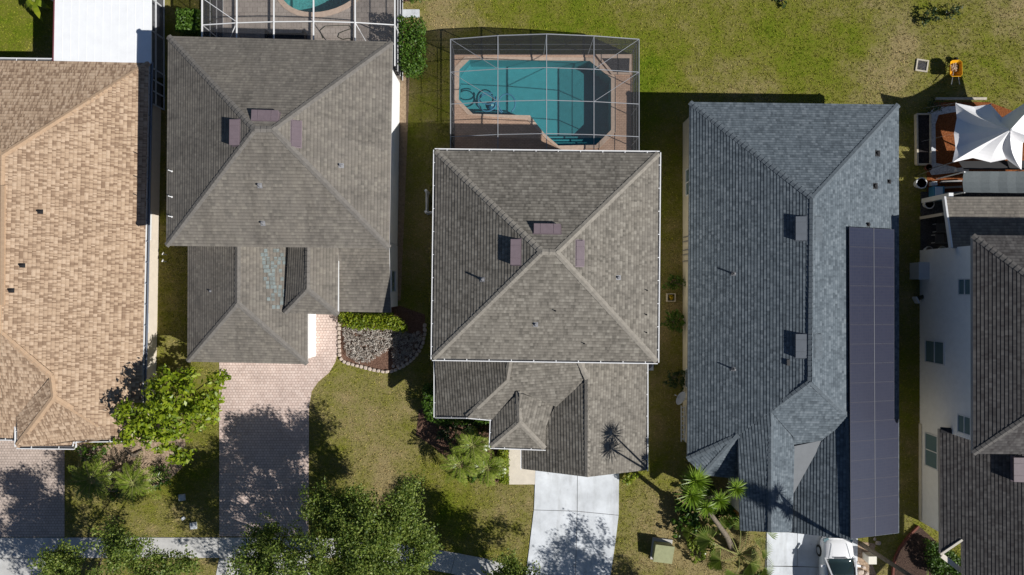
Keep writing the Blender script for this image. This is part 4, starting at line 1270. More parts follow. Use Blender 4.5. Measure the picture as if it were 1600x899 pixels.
b0 = P(280, 638); mb = MB()
mb.tube([b0, b0 + Vector((.1, .05, 1.0)), b0 + Vector((-.2, .1, 1.7))], [.16, .12, .1], 9)
mb.build('trunk', M['bark'], tg, smooth=True)
mb = MB()
for i in range(0, len(cents), 9):
    e = Vector(cents[i]); mb.tube([b0 + Vector((-.1, .08, 1.4)), (b0 + e) / 2 + Vector((0, 0, 1.0)), e], [.06, .04, .012], 6)
mb.build('limb', M['bark'], tg, smooth=True)

# palms
palm('sago_palm', 'left one of two feathery palms below the bright tree', P(163, 740), 1.2, 24, 1.65, nl=13, ll=.36, lw=.075, cat='palm')
palm('sago_palm', 'right one of two feathery palms below the bright tree', P(226, 746), 1.2, 22, 1.55, nl=13, ll=.36, lw=.075, cat='palm')
dp = 'date palms in front of the middle house'
palm('date_palm', 'upper one of three fine leaved palms beside the porch roof', P(742, 682), 2.2, 24, 1.4, group=dp, lw=.075, nl=14, cat='palm')
palm('date_palm', 'lower left one of three fine leaved palms beside the porch roof', P(722, 714), 1.7, 24, 1.4, group=dp, lw=.075, nl=14, cat='palm')
palm('date_palm', 'lower right palm of the three, next to the yellow-green hedge strip', P(764, 720), 1.5, 24, 1.25, group=dp, lw=.075, nl=14, cat='palm')
# leaning yucca
b0 = P(1143, 856)
t = thing('yucca_tree', 'leaning multi-headed yucca with bare trunk in front of the slate-blue roof', 'yucca', b0)
tp = P(1098, 788, 4.6)
MB().tube([b0, b0.lerp(tp, .3) + Vector((.1, .05, .25)), b0.lerp(tp, .7) + Vector((.05, .05, .15)), tp], [.19, .15, .12, .11], 9).build('trunk', M['bark_yucca'], t, smooth=True)
heads = [(1087, 751, 6.9), (1080, 773, 6.8), (1104, 793, 5.0), (1124, 782, 5.4), (1150, 763, 5.7)]
mb = MB(); vs = []
for x, y, z in heads:
    e = P(x, y, z)
    mb.tube([tp - Vector((.1, -.1, .3)), tp.lerp(e, .6) + Vector((0, 0, -.15)), e], [.075, .05, .04], 8)
    vs = []; yucca_head(e, .85 if z > 6.5 else .64, 105 if z > 6.5 else 72, vs); mesh_np('leaf_head', np.array([tuple(v) for v in vs]), 4, M['yucca'], t)
mb.build('branch', M['bark_yucca'], t, smooth=True)
# tall yucca at the right
b0 = P(1345, 850)
t = thing('yucca_tree', 'tall bare yucca trunk rising from beside the white car towards the lower right', 'yucca', b0)
hs = [(14.0 + 1.1 * 5.2, -10.8 - .485 * 5.2 - .5, 8.7), (14.45 + 1.1 * 4.4, -11.75 - .485 * 4.4, 7.9), (20.2, -14.0, 10.6), (19.7, -13.7, 10.2), (20.6, -14.3, 10.9), (20.3, -13.5, 10.0)]
tp = Vector((b0.x + .0, b0.y + .35, 7.0))
MB().tube([b0, b0.lerp(tp, .5) + Vector((.12, -.1, 0)), tp], [.14, .11, .09], 9).build('trunk', M['bark_yucca'], t, smooth=True)
mb = MB(); vs = []
for e in hs:
    e = Vector(e); mb.tube([tp - Vector((0, 0, .2)), tp.lerp(e, .6), e], [.06, .05, .045], 8)
    vs = []; yucca_head(e, .72, 90, vs); mesh_np('leaf_head', np.array([tuple(v) for v in vs]), 4, M['yucca'], t)
mb.build('branch', M['bark_yucca'], t, smooth=True)
# fan palm
b0 = P(1150, 862)
t = thing('fan_palm', 'low fan palm with pleated round leaves at the yucca foot', 'palm', b0)
st = MB(); vs = []
for (x, y, z, r) in ((1169, 826, 1.9, .85), (1198, 832, 1.7, .85), (1110, 845, 1.7, .85), (1190, 860, 1.2, .75), (1126, 876, 1.2, .7), (1172, 880, 1.1, .8), (1150, 898, 1.1, .75), (1136, 826, 1.2, .7), (1195, 888, .9, .7), (1118, 815, .9, .45), (1155, 800, .9, .5), (1078, 832, .8, .45)):
    c = P(x, y, z); base = b0 + Vector((0, 0, .5))
    d = c - base; d.z = 0; d.normalize(); s = Vector((-d.y, d.x, 0))
    st.tube([base, base.lerp(c, .5) + Vector((0, 0, .3)), c], [.03, .022, .016], 5, cap=False)
    nb = 22
    tilt = random.uniform(-.35, .35); vs = []
    for k in range(nb):
        a0 = -1.75 + 3.5 * k / nb; a1 = -1.75 + 3.5 * (k + 1) / nb; am = (a0 + a1) / 2
        dr = lambda a, rr, dz: c + d * (math.cos(a) * rr) + s * (math.sin(a) * rr) + Vector((0, 0, dz - rr * .25 + math.sin(a) * tilt * rr))
        vs += [c, dr(a0, r * .72, -.02), dr(am, r * random.uniform(.92, 1.1), .0), dr(a1 - .03, r * .72, .06)]
    mesh_np('leaf_fan', np.array([tuple(v) for v in vs]), 4, M['fan'], t)
st.build('leaf_stalks', M['frond_dead'], t)
# low plants around
def mound(name, label, px, py, r, h, n, size, m, group=None, cat='shrub', seed=1, leafn=9, sp=.14):
    c = P(px, py)
    t = thing(name, label, cat, c, group)
    cl = clumps((c.x, c.y, h * .55), (r, r, h * .45), n, .3, seed)
    cl[:, 2] = np.maximum(cl[:, 2], .08)
    mesh_np('foliage', leaves(cl, leafn, sp, size, up=.5), 4, m, t)
    mb = MB()
    for i in range(0, len(cl), max(1, len(cl) // 7)):
        e = Vector(cl[i]); mb.tube([c, c.lerp(e, .5) + Vector((0, 0, .08)), e], [.03, .02, .008], 5)
    mb.build('stem', M['bark'], t)
    return t
mound('philodendron', 'leafy dark plants in the shade left of the leaning yucca', 1070, 800, 1.1, 1.3, 60, .24, M['hedge'], seed=4)
mound('philodendron', 'feathery green clump just left of the fan palm', 1085, 832, .9, 1.0, 50, .2, M['palm'], seed=5)
mound('philodendron', 'dense plants under the yucca heads against the blue-roofed house', 1128, 800, .9, 1.2, 55, .22, M['hedge'], seed=6)
mound('philodendron', 'pale feathery plants hugging the ground left of the yucca trunk', 1098, 858, .8, .8, 44, .2, M['palm'], seed=31)
mound('philodendron', 'plants filling the corner between fan palm and blue-roofed entry', 1165, 805, .8, .9, 46, .2, M['palm'], seed=32)
mound('philodendron', 'shaded plants under the topmost yucca heads', 1098, 768, 1.0, 1.1, 56, .22, M['hedge'], seed=33)
mound('philodendron', 'leafy clump at the bottom edge right of the dry leaf litter', 1180, 900, .8, .7, 40, .2, M['hedge'], seed=34)
mound('garden_bush', 'dark shrub in the shaded mulch left of the fine leaved palms', 700, 672, .8, .8, 50, .15, M['weed'], seed=41)
mound('garden_bush', 'dark low shrub between the clipped hedge and the porch corner', 738, 662, .7, .6, 40, .15, M['weed'], seed=42)
mound('garden_bush', 'brownish green shrub at the foot of the fine leaved palms', 742, 738, .6, .5, 34, .15, M['hedge'], seed=43)
mound('garden_bush', 'shrub squeezed between the tan house front and the feathery palms', 150, 712, .8, .7, 46, .15, M['hedge'], seed=44)
mound('garden_bush', 'low green shrub between the two feathery palms', 196, 762, .7, .5, 40, .15, M['hedge'], seed=45)
mound('garden_bush', 'low shrub right of the feathery palms near the mulch edge', 255, 742, .7, .5, 40, .15, M['hedge'], seed=46)
mound('croton_bush', 'rusty orange and green bush at the corner of the blue-roofed entry', 1150, 788, .55, 1.5, 26, .17, M['straw'], seed=8)
mound('croton_bush', 'small yellow-green bush at the right front corner of the garage roof', 982, 742, .45, .8, 22, .16, M['hedge_y'], seed=8)
mound('garden_bush', 'dense dark green bush in the side yard below the yellow crate', 1050, 500, .75, 1.3, 60, .14, M['hedge'], seed=21)
mound('garden_bush', 'loose green bush in the side yard above the yellow crate', 1050, 442, .6, .9, 40, .14, M['hedge'], seed=22)
mound('garden_bush', 'very dark bush beside the satellite dish', 1052, 588, .7, 1.4, 60, .14, M['weed'], seed=23)
mound('garden_bush', 'dark bush behind the gravel border at the tent', 1452, 166, .45, .8, 26, .12, M['weed'], seed=24)
mound('weed_patch', 'ragged dark weeds with long shadow in the open grass, upper right', 1446, 32, .5, .7, 24, .13, M['weed'], seed=25)
mound('weed_patch', 'taller sparse weed right of the ragged dark weeds', 1478, 24, .45, 1.1, 22, .13, M['weed'], seed=26)
mound('weed_patch', 'tiny weed at the top edge of the open grass', 1220, 1, .3, .4, 12, .12, M['weed'], seed=27)
shrub('clipped_hedge', 'tall rounded hedge between the white screen cage and the lawn', [(630, 46), (646, 42), (668, 48), (670, 80), (669, 114), (657, 131), (642, 131), (631, 116)], .2, 2.0, 1500, .13, M['hedge'], cat='hedge')
shrub('clipped_hedge', 'square light green bush at the top left between the two houses', [(299, 34), (334, 34), (334, 68), (299, 68)], .2, 2.1, 1200, .14, M['hedge'], cat='hedge')
shrub('clipped_hedge', 'round hedge cut by the top edge next to the white cage', [(640, -30), (662, -30), (665, 8), (645, 12), (636, 4)], .2, 1.2, 400, .13, M['hedge'], cat='hedge')
shrub('clipped_hedge', 'long bright hedge in front of the weathered house wing', [(535, 486), (610, 486), (628, 498), (640, 512), (636, 517), (600, 513), (560, 513), (536, 508)], .1, .95, 1300, .13, M['hedge_y'], cat='hedge')
shrub('clipped_hedge', 'rounded clipped hedge at the left front corner of the middle house', [(666, 598), (690, 596), (692, 640), (720, 646), (768, 650), (766, 658), (690, 658), (670, 652), (662, 625)], .15, 1.15, 1500, .12, M['hedge'], cat='hedge')
shrub('clipped_hedge', 'narrow yellow-green hedge strip along the entry walk', [(779, 697), (793, 697), (794, 754), (781, 752)], .08, .6, 600, .13, M['hedge_y'], cat='hedge')
shrub('clipped_hedge', 'dense hedge below the white house at the lower right', [(1437, 838), (1455, 845), (1500, 868), (1506, 905), (1450, 895), (1440, 870)], .1, 1.0, 1300, .13, M['hedge'], cat='hedge')
# banana-like yellow plant at the top left
t = thing('banana_plant', 'yellow-green broad leaved plant beside the white patio roof', 'plant', P(74, 14))
vs = []; c = P(74, 14)
MB().tube([c, c + Vector((0, 0, 1.2))], [.09, .06], 8).build('stem', M['frond_dead'], t)
for k, (az, L) in enumerate(((-1.3, 1.1), (.7, 1.0), (1.6, 1.2), (3.6, .75), (2.7, .7), (-.4, .8), (-2.3, .6))):
    d = Vector((math.cos(az), math.sin(az), 0)); s = Vector((-d.y, d.x, 0))
    top = c + Vector((0, 0, 1.1))
    for q in range(5):
        u0, u1 = q / 5, (q + 1) / 5
        w = lambda u: .17 * math.sin(math.pi * min(.97, max(.06, u)))
        p0 = top + d * L * u0 + Vector((0, 0, .5 * u0 - .8 * u0 * u0)); p1 = top + d * L * u1 + Vector((0, 0, .5 * u1 - .8 * u1 * u1))
        vs += [p0 - s * w(u0), p1 - s * w(u1), p1 + s * w(u1), p0 + s * w(u0)]
mesh_np('leaf_blades', np.array([tuple(v) for v in vs]), 4, M['hedge_y'], t)
# silver ground cover in the stone ringed bed
q = RNG.random((2100, 3)); q = np.stack([535 + q[:, 0] * 128, 511 + q[:, 1] * 66, q[:, 2] * .25], axis=1)
keep = inside(q[:, :2], [(536, 512), (612, 513), (640, 520), (660, 520), (655, 545), (636, 562), (618, 572), (612, 540), (600, 552), (575, 566), (556, 566), (540, 552)])
q = q[keep]; w = np.array([tuple(P(a, b, c + .03)) for a, b, c in q])
struct(mesh_np('ground_cover', leaves(w, 6, .12, .13, up=.2, aspect=.25), 4, M['silver'], origin=P(590, 540)), 'stuff')

# edging stones
ring = [(530.5, 503), (530.5, 520), (530.5, 540), (531, 556), (535, 564), (545, 568), (558, 571.5), (572, 575), (586, 578.5), (600, 581), (611, 580.5), (621, 577), (631, 572), (641, 565), (650, 556), (657, 546), (661.5, 535), (664, 522), (664, 508), (663.5, 500)]
W = PL(ring)
dist = [0]
for i in range(len(W) - 1): dist.append(dist[-1] + (W[i + 1] - W[i]).length)
step = .255; n = int(dist[-1] / step)
def rock(mb, c, sx, sy, sz, rz, seed):
    rg = random.Random(seed)
    rings = []
    for k, (f, zz) in enumerate(((.92, 0), (1.0, .35), (.9, .8), (.45, 1.0))):
        rings.append([(math.cos(a) * f, math.sin(a) * f, zz) for a in [2 * math.pi * j / 8 for j in range(8)]])
    i0 = len(mb.v)
    ca, sa = math.cos(rz), math.sin(rz)
    jit = [1 + rg.uniform(-.14, .14) for _ in range(8)]
    for r_ in rings:
        for j, (x, y, z) in enumerate(r_):
            x = math.copysign(abs(x) ** .6, x) * sx / 2 * jit[j]; y = math.copysign(abs(y) ** .6, y) * sy / 2 * jit[j]
            mb.v.append((c[0] + x * ca - y * sa, c[1] + x * sa + y * ca, c[2] + z * sz))
    for k in range(3):
        for j in range(8):
            m = (j + 1) % 8
            mb.f.append((i0 + k * 8 + j, i0 + k * 8 + m, i0 + (k + 1) * 8 + m, i0 + (k + 1) * 8 + j)); mb.uv.append(None)
    mb.f.append(tuple(i0 + 24 + j for j in range(8))); mb.uv.append(None)
for k in range(n):
    s_ = (k + .5) * step
    i = max(j for j in range(len(dist)) if dist[j] <= s_); i = min(i, len(W) - 2)
    f = (s_ - dist[i]) / (dist[i + 1] - dist[i]); p = W[i].lerp(W[i + 1], f)
    d = W[i + 1] - W[i]
    mb = MB(); rock(mb, (p.x, p.y, .0), .25 * random.uniform(.88, 1.05), .21 * random.uniform(.85, 1.1), .15 * random.uniform(.8, 1.2), math.atan2(d.y, d.x) + random.uniform(-.12, .12), k)
    pxx = ring[i][0]
    lab = ('pale block stone edging the left side of the bed along the paver walk' if pxx < 533 else
           'pale block stone in the sunny front curve of the bed edging' if pxx < 606 else 'block stone in the shaded right curve of the bed edging')
    o = mb.build('edging_stone', M['stone'], origin=(p.x, p.y, 0))
    tag(o, lab, 'stone', lab.replace('pale block stone', 'stones').replace('block stone', 'stones'))
# second inner row of stones in the shade
for k, (x, y) in enumerate(((653, 520), (655, 531), (651, 540), (647, 549), (642, 556), (635, 562), (628, 568), (622, 572), (647, 524), (615, 572))):
    p = P(x, y); mb = MB(); rock(mb, (p.x, p.y, .01), .2, .19, .14, k * .6, 90 + k)
    lab = 'loose stone of the inner row at the shaded end of the bed'
    tag(mb.build('edging_stone', M['stone'], origin=(p.x, p.y, 0)), lab, 'stone', 'inner row of loose bed stones')
# rocks beside the car
for k, (x, y, s_) in enumerate(((1343, 893, .4), (1353, 896, .3), (1339, 880, .25), (1371, 848, .3), (1366, 842, .2), (1362, 876, .2), (1349, 886, .22))):
    p = P(x, y); mb = MB(); rock(mb, (p.x, p.y, .01), s_, s_ * .75, s_ * .45, k, 40 + k)
    tag(mb.build('garden_rock', M['stone'], origin=(p.x, p.y, 0)), ('pale flat rock near the small cream utility box' if k not in (3, 4) else 'pale rock under the corner of the solar roof'), 'rock', 'rocks near the cream utility box' if k not in (3, 4) else 'rocks under the solar roof corner')

# ------------------------------------------------------------------ tent, shade sail and back garden
t = thing('shade_tent', 'white star shaped stretch tent in the back garden at the right edge', 'tent', P(1550, 215))
pk = P(1579, 203, 4.3)
per = [(1492.5, 161, 2.5, 1), (1521, 167, 2.35, 0), (1547.5, 163, 2.4, 1), (1566, 184, 2.6, 0), (1668, 118, 3.3, 1), (1660, 168, 2.9, 0), (1710, 240, 2.6, 1), (1598, 223, 2.6, 0), (1596, 266, 2.3, 1), (1573, 249, 2.4, 0), (1548, 254, 2.2, 1), (1520, 247, 2.35, 0), (1488, 254, 2.4, 1), (1493, 231, 2.4, 0), (1490.5, 209, 2.5, 1), (1495, 185, 2.4, 0)]
pp = [P(x, y, z) for x, y, z, _ in per]
mb = MB(); NR = 9; nseg = 4
loop = []
for i in range(len(pp)):
    a, b = pp[i], pp[(i + 1) % len(pp)]
    for k in range(nseg):
        u = k / nseg
        corner = per[i][3]
        p = a.lerp(b, u)
        tip = (1 - u) if corner else u          # 1 on a corner rib, 0 in the valley between ribs
        loop.append((p, tip))
rings = []
for r in range(NR + 1):
    u = r / NR
    ring_ = []
    for p, tip in loop:
        q = pk.lerp(p, u)
        sagv = math.sin(math.pi * u) * (.6 + .25 * (1 - tip ** .8))
        q = q - Vector((0, 0, sagv * .5))
        ring_.append(q)
    rings.append(ring_)
nl = len(loop)
for r in range(NR):
    for k in range(nl):
        m_ = (k + 1) % nl
        q = [rings[r][k], rings[r + 1][k], rings[r + 1][m_], rings[r][m_]]
        mb.face(q if r else q[:3])
cl = mb.build('canopy', M['cloth'], t)
for x, y, z in ((1492.5, 161, 2.5), (1488, 254, 2.4), (1596, 266, 2.3), (1547.5, 163, 2.4)):
    a = P(x, y, z); MB().tube([(a.x, a.y, 0), (a.x, a.y, z + .08)], .022, 8).build('pole', M['bronze'], t)
MB().tube([(pk.x, pk.y, 0), (pk.x, pk.y, 4.35)], .045, 8).build('pole', M['steel'], t)
mb = MB()
tip = [(1492.5, 161), (1488, 254), (1490.5, 209)]
for (x, y) in tip:
    a = P(x, y, 2.45); o_ = (a - Vector((pk.x, pk.y, 2.45))).normalized()
    e = Vector((a.x + o_.x * .45, a.y + o_.y * .45, 0.02)); mb.bar(a, e, .006)
mb.build('guy_rope', M['white'], t)
t = thing('shade_sail', 'dark grey mesh awning between the white tent and the back roof', 'awning', P(1560, 290))
c4 = [P(1506, 268, 2.5), P(1700, 268, 2.5), P(1700, 303, 2.55), P(1506, 301, 2.55)]
mb = MB(); N_ = 14
for i in range(N_):
    for j in range(4):
        def g(u, v):
            p = c4[0].lerp(c4[1], u).lerp(c4[3].lerp(c4[2], u), v)
            return p + Vector((0, 0, -.10 * math.sin(math.pi * v) + .02 * math.sin(u * 40)))
        mb.face([g(i / N_, j / 4), g((i + 1) / N_, j / 4), g((i + 1) / N_, (j + 1) / 4), g(i / N_, (j + 1) / 4)])
mb.build('canopy', M['shade_cloth'], t)
mb = MB(); mb.face([P(1497, 252, 1.9), P(1700, 250, 2.0), P(1700, 266, 2.0), P(1506, 265, 1.9)])
mb.build('netting', M['black'], t)
for x, y in ((1507, 269), (1507, 301)):
    a = P(x, y, 2.5); MB().tube([(a.x, a.y, 0), (a.x, a.y, 2.52)], .04, 8).build('post', M['white'], t)
# raised bed
t = thing('raised_bed', 'long dark soil bed in a pale timber frame left of the gravel', 'planter', P(1439, 220))
o4 = [(1429, 180), (1450, 180), (1450, 258), (1430, 258)]
Wp = PL(o4)
mb = MB()
for i in range(4): mb.bar(Wp[i] + Vector((0, 0, .13 + .003 * i)), Wp[(i + 1) % 4] + Vector((0, 0, .13 + .003 * i)), .09, .26)
mb.build('frame', M['timber'], t)
MB().prism([(p.x, p.y) for p in Wp], .01, .2).build('soil', M['soil'], t)
tag(MB().bar(P(1462, 154.5, .08), P(1541, 154.5, .08), .13, .12).build('timber_post', M['timber'], origin=P(1500, 154.5)), 'pale timber lying along the lawn edge above the white tent', 'timber')
# privacy wall by the lanai
mb = MB(); a, b = P(1437, 341), P(1476, 334)
mb.bar(a + Vector((0, 0, 1.05)), b + Vector((0, 0, 1.05)), .16, 2.1)
o = mb.build('privacy_wall', M['stucco_cream'], origin=a); tag(o, 'short cream privacy wall joining the back roof of the white house', 'wall')
def chair(label, px, py, rz):
    c = P(px, py, 0)
    t = thing('patio_chair', label, 'chair', c, 'chairs on the shaded back patio')
    MB().box((c.x, c.y, .42), (.5, .5, .05)).build('seat', M['bronze'], t)
    MB().box((c.x, c.y - .26, .72), (.5, .05, .55)).build('backrest', M['bronze'], t)
    for sx in (-1, 1):
        for sy in (-1, 1): MB().box((c.x + sx * .22, c.y + sy * .22, .2), (.04, .04, .4)).build('leg', M['alu'], t)
    return t
chair('dark patio chair nearest the cream privacy wall', 1463, 357, 0)
chair('dark patio chair nearer the white house wall', 1461, 374, 0)
def pot(label, px, py, r, h, m, soil=True, name='flower_pot', group=None):
    c = P(px, py); t = thing(name, label, 'pot', c, group)
    MB().lathe((c.x, c.y, 0), [(r * .72, 0), (r * .95, h * .8), (r * 1.08, h * .82), (r * 1.08, h), (r * .9, h), (r * .88, h * .85)], 16).build('pot_body', m, t, smooth=False)
    MB().lathe((c.x, c.y, h * .8), [(r * .87, 0), (r * .4, .05)], 14).build('soil', M['soil'], t)
pot('pale round tub by the fence line left of the dark garden', 1433, 288, .3, .45, M['pot_white'])
pot('round white pot just above the cream wall', 1446, 320, .26, .4, M['pot_white'])
pot('white pot on the patio beside the white house corner', 1446, 392, .22, .35, M['pot_white'])
pot('smaller white pot against the white house wall', 1468, 391, .2, .3, M['pot_white'])
pot('small terracotta toned pot at the foot of the raised bed', 1447, 263, .18, .28, M['brick_red'])
t = thing('storage_box', 'blue and white plastic storage box on the red mulch', 'box', P(1459, 305))
c = P(1459, 304); MB().box((c.x, c.y, .25), (.62, .8, .5)).build('box_body', M['hose_blue'], t)
MB().box((c.x - .02, c.y, .52), (.4, .7, .05)).build('lid', mat("lid_blue", (.42, .55, .70), .4), t)
for k, (x, y) in enumerate(((1456, 288), (1500, 266))):
    c = P(x, y); tag(MB().box((c.x, c.y, .12), (.35 + .35 * k, .22, .24), .1).build('paving_block', M['pot_white'], origin=c), ('small white block above the blue storage box', 'white block at the lower corner of the tent')[k], 'block')
mb = MB()
for k in range(3): mb.bar(P(1470, 285 + 9 * k, .12), P(1502, 283 + 9 * k, .12), .1, .16)
tag(mb.build('timber_planks', M['timber_grey'], origin=P(1486, 290)), 'dark weathered timbers lying below the gravel border', 'timber')
# wheelbarrow
t = thing('wheelbarrow', 'yellow wheelbarrow with a load, standing on the open grass', 'wheelbarrow', P(1493, 110))
zt = .66
top = [P(1485, 97, zt), P(1488, 94.6, zt), P(1499, 94, zt), P(1503, 97, zt), P(1503.5, 116, zt), P(1501, 119.5, zt), P(1487, 119.5, zt), P(1484.5, 116, zt)]
ctr = sum(top, Vector()) / 8
bot = [ctr + (p - ctr) * .62 - Vector((0, .04, .30)) for p in top]
mb = MB()
for i in range(8):
    j = (i + 1) % 8; mb.face([bot[i], bot[j], top[j], top[i]])
mb.face(bot); mb.tube(top + [top[0]], .018, 6)
mb.build('tray', M['yellow'], t)
mb = MB()
for i in range(12):
    a = i * 2.4; r_ = .05 + .028 * i ** .8
    rock(mb, (ctr.x + r_ * math.cos(a), ctr.y + .12 + .9 * r_ * math.sin(a), ctr.z - .3), .16, .13, .16, a, i)
mb.build('load', M['mulch_light'], t)
for sx, x0 in ((-1, 1486.5), (1, 1498)):
    MB().tube([P(1493 + sx * 1.5, 97, .28), P(1493 + sx * 4, 118, .42), P(1493 + sx * 6.5, 132, .62)], .02, 6).build('handle', M['steel'], t)
    MB().tube([P(1493 + sx * 5, 117, .42), P(1493 + sx * 5.5, 120, 0)], .018, 6).build('leg', M['steel'], t)
c = P(1493, 95, .19)
MB().tube([c + Vector((-.05, 0, 0)), c + Vector((.05, 0, 0))], .19, 14).build('wheel', M['tyre'], t)
# grate and irrigation covers
def framed_cover(name, label, px, py, s_, fm, im, rz, h=.06):
    c = P(px, py); t = thing(name, label, 'cover', c)
    mb = MB(); q = s_ / 2
    for (dx, dy, w, l) in ((0, q, s_ + .08, .08), (0, -q, s_ + .08, .08), (q, 0, .08, s_ - .08), (-q, 0, .08, s_ - .08)):
        x = dx * math.cos(rz) - dy * math.sin(rz); y = dx * math.sin(rz) + dy * math.cos(rz)
        mb.box((c.x + x, c.y + y, h / 2 + .01), (w, l, h), rz)
    mb.build('frame', fm, t)
    MB().box((c.x, c.y, .02), (s_ - .08, s_ - .08, .03), rz).build('infill', im, t)
framed_cover('drain_grate', 'square pale framed drain box in the grass left of the wheelbarrow', 1440, 103, .62, M['timber'], M['slate'], -.15)
for x, y, s_, lab in ((285, 777, .36, 'square pale utility lid right of the two palms'), (303, 821, .38, 'blue-grey utility lid just above the shaded sidewalk')):
    c = P(x, y); t = thing('meter_box', lab, 'utility cover', c)
    MB().box((c.x, c.y, .05), (s_, s_, .1), .1).build('box_rim', M['util_grey'], t); MB().box((c.x, c.y, .105), (s_ - .08, s_ - .08, .02), .1).build('lid', M['util_grey'], t)
c = P(287, 810); mb = MB(); rock(mb, (c.x, c.y, 0), .26, .2, .1, .6, 3)
tag(mb.build('garden_rock', M['pot_white'], origin=c), 'small white rock between the two utility lids', 'rock')
# logs in the bed by the bright tree
for k, (x0, y0, x1, y1) in enumerate(((178, 735, 204, 725), (205, 712, 222, 704), (196, 702, 214, 714))):
    tag(MB().tube([P(x0, y0, .1), P((x0 + x1) / 2, (y0 + y1) / 2 + 1, .12), P(x1, y1, .1)], [.07, .08, .06], 8).build('garden_log', M['bark'], origin=P(x0, y0)),
        ('dark log between the two feathery palms', 'thin log under the right edge of the bright tree crown', 'crossed stick above the feathery palms')[k], 'log')
# transformer box
t = thing('transformer_box', 'olive green utility transformer box on the lawn beside the concrete driveway', 'utility box', P(1033, 860))
c = P(1033, 858); a = -.12
MB().box((c.x, c.y, .05), (1.15, 1.25, .1), a).build('pad', M['concrete_w'], t)
mb = MB()
cs, sn = math.cos(a), math.sin(a)
def R_(x, y, z): return (c.x + x * cs - y * sn, c.y + x * sn + y * cs, z)
mb.hexa([R_(-.5, -.5, .1), R_(.5, -.5, .1), R_(.5, .45, .1), R_(-.5, .45, .1), R_(-.5, -.5, .62), R_(.5, -.5, .62), R_(.5, .45, .78), R_(-.5, .45, .78)])
mb.build('cabinet', M['util_green'], t)
mb = MB(); mb.hexa([R_(-.54, -.54, .62), R_(.54, -.54, .62), R_(.54, .5, .785), R_(-.54, .5, .785), R_(-.54, -.54, .67), R_(.54, -.54, .67), R_(.54, .5, .835), R_(-.54, .5, .835)])
mb.build('lid', M['util_green'], t)
t = thing('utility_pedestal', 'small cream utility box among rocks right of the white car', 'utility box', P(1353, 869))
c = P(1353, 868); MB().box((c.x, c.y, .35), (.42, .40, .7)).build('cabinet', M['util_cream'], t); MB().box((c.x, c.y, .72), (.46, .44, .06)).build('lid', M['util_cream'], t)
# red curved edging
mb = MB()
ed = [P(x, y, .08) for x, y in ((1435, 822), (1424, 833), (1414, 845), (1405, 858), (1398, 874), (1395, 892), (1394, 915))]
for i in range(len(ed) - 1): mb.bar(ed[i], ed[i + 1] + (ed[i + 1] - ed[i]).normalized() * .02, .11, .18 + .004 * (i % 2))
tag(mb.build('bed_edging', M['brick_red'], origin=ed[0]), 'red-brown curved edging running down from the white house corner', 'edging')
# side yard pieces of the middle house
t = thing('vinyl_fence', 'short L shaped white fence by the left wall of the middle house', 'fence', P(672, 315))
fz = 1.15
for x, y in ((665.5, 298), (665.5, 331)):
    a = P(x, y, fz); MB().box((a.x, a.y, fz / 2), (.13, .13, fz)).build('post', M['white'], t); MB().lathe((a.x, a.y, fz), [(.10, 0), (.10, .03), (.02, .07)], 4).build('post_cap', M['white'], t)
a, b = P(665.5, 298, fz), P(665.5, 331, fz); MB().bar(a - Vector((0, 0, .6)), b - Vector((0, 0, .6)), .05, 1.0).build('panel', M['white'], t)
a, b = P(665.5, 331, fz), P(700, 331, fz); MB().bar(a - Vector((0, 0, .6)), b - Vector((0, 0, .6)), .05, 1.0).build('panel', M['white'], t)
t = thing('pool_pump', 'pale pool pump inside the L shaped white fence', 'pump', P(682, 318))
c = P(681, 318); MB().tube([(c.x, c.y - .35, .25), (c.x, c.y + .1, .25)], .12, 10).build('motor', M['util_grey'], t); MB().lathe((c.x, c.y + .28, 0), [(.16, 0), (.16, .5), (.1, .6)], 12).build('strainer', M['util_grey'], t)
def condenser(label, px, py, s_, h, rz=0, m=None):
    c = P(px, py); t = thing('air_conditioner', label, 'air conditioner', c)
    MB().box((c.x, c.y, .04), (s_ + .2, s_ + .2, .08), rz).build('pad', M['concrete_w'], t)
    MB().box((c.x, c.y, h / 2 + .08), (s_, s_, h), rz).build('casing', m or M['ac'], t)
    MB().lathe((c.x, c.y, h + .08), [(s_ * .42, .0), (s_ * .42, .03), (s_ * .1, .05)], 16).build('fan_grille', M['bronze'], t)
condenser('grey condenser tucked under the right eave corner of the middle house', 1006, 566, .75, .8)
t = thing('air_conditioner', 'boxy blue-grey air conditioner against the shaded white wall', 'air conditioner', P(1430, 424))
c = P(1431, 424); MB().box((c.x, c.y, .45), (.72, .95, .9)).build('casing', M['ac'], t); MB().box((c.x, c.y, .92), (.76, .99, .05)).build('lid', M['util_grey'], t)
t = thing('hose_reel', 'white L shaped hose reel on the ground by the shaded white wall', 'hose reel', P(1428, 469))
c = P(1428, 469); MB().box((c.x, c.y, .2), (.1, .4, .4), .5).build('frame', M['pot_white'], t); MB().tube([(c.x + .1, c.y + .1, .25), (c.x + .4, c.y + .2, .3)], .12, 10).build('reel', M['hose_dark'], t)
t = thing('plant_crate', 'small wooden crate of yellow flowers in the shaded side yard', 'crate', P(1047, 465))
c = P(1047, 465); mb = MB()
for dx, dy, w, l in ((0, .21, .5, .05), (0, -.21, .5, .05), (.225, 0, .05, .37), (-.225, 0, .05, .37)): mb.box((c.x + dx, c.y + dy, .2), (w, l, .3), 0)
mb.build('crate_frame', M['timber'], t)
cl = clumps((c.x, c.y, .3), (.15, .13, .08), 16, .2, 2)
mesh_np('flowers', leaves(cl, 8, .06, .09), 4, leafmat("flowers_yellow", [(.25, .18, .01), (.6, .4, .02), (.75, .55, .03)], .2), t)
t = thing('satellite_dish', 'grey satellite dish on a short mast by the left wall of the blue-roofed house', 'satellite dish', P(1066, 626))
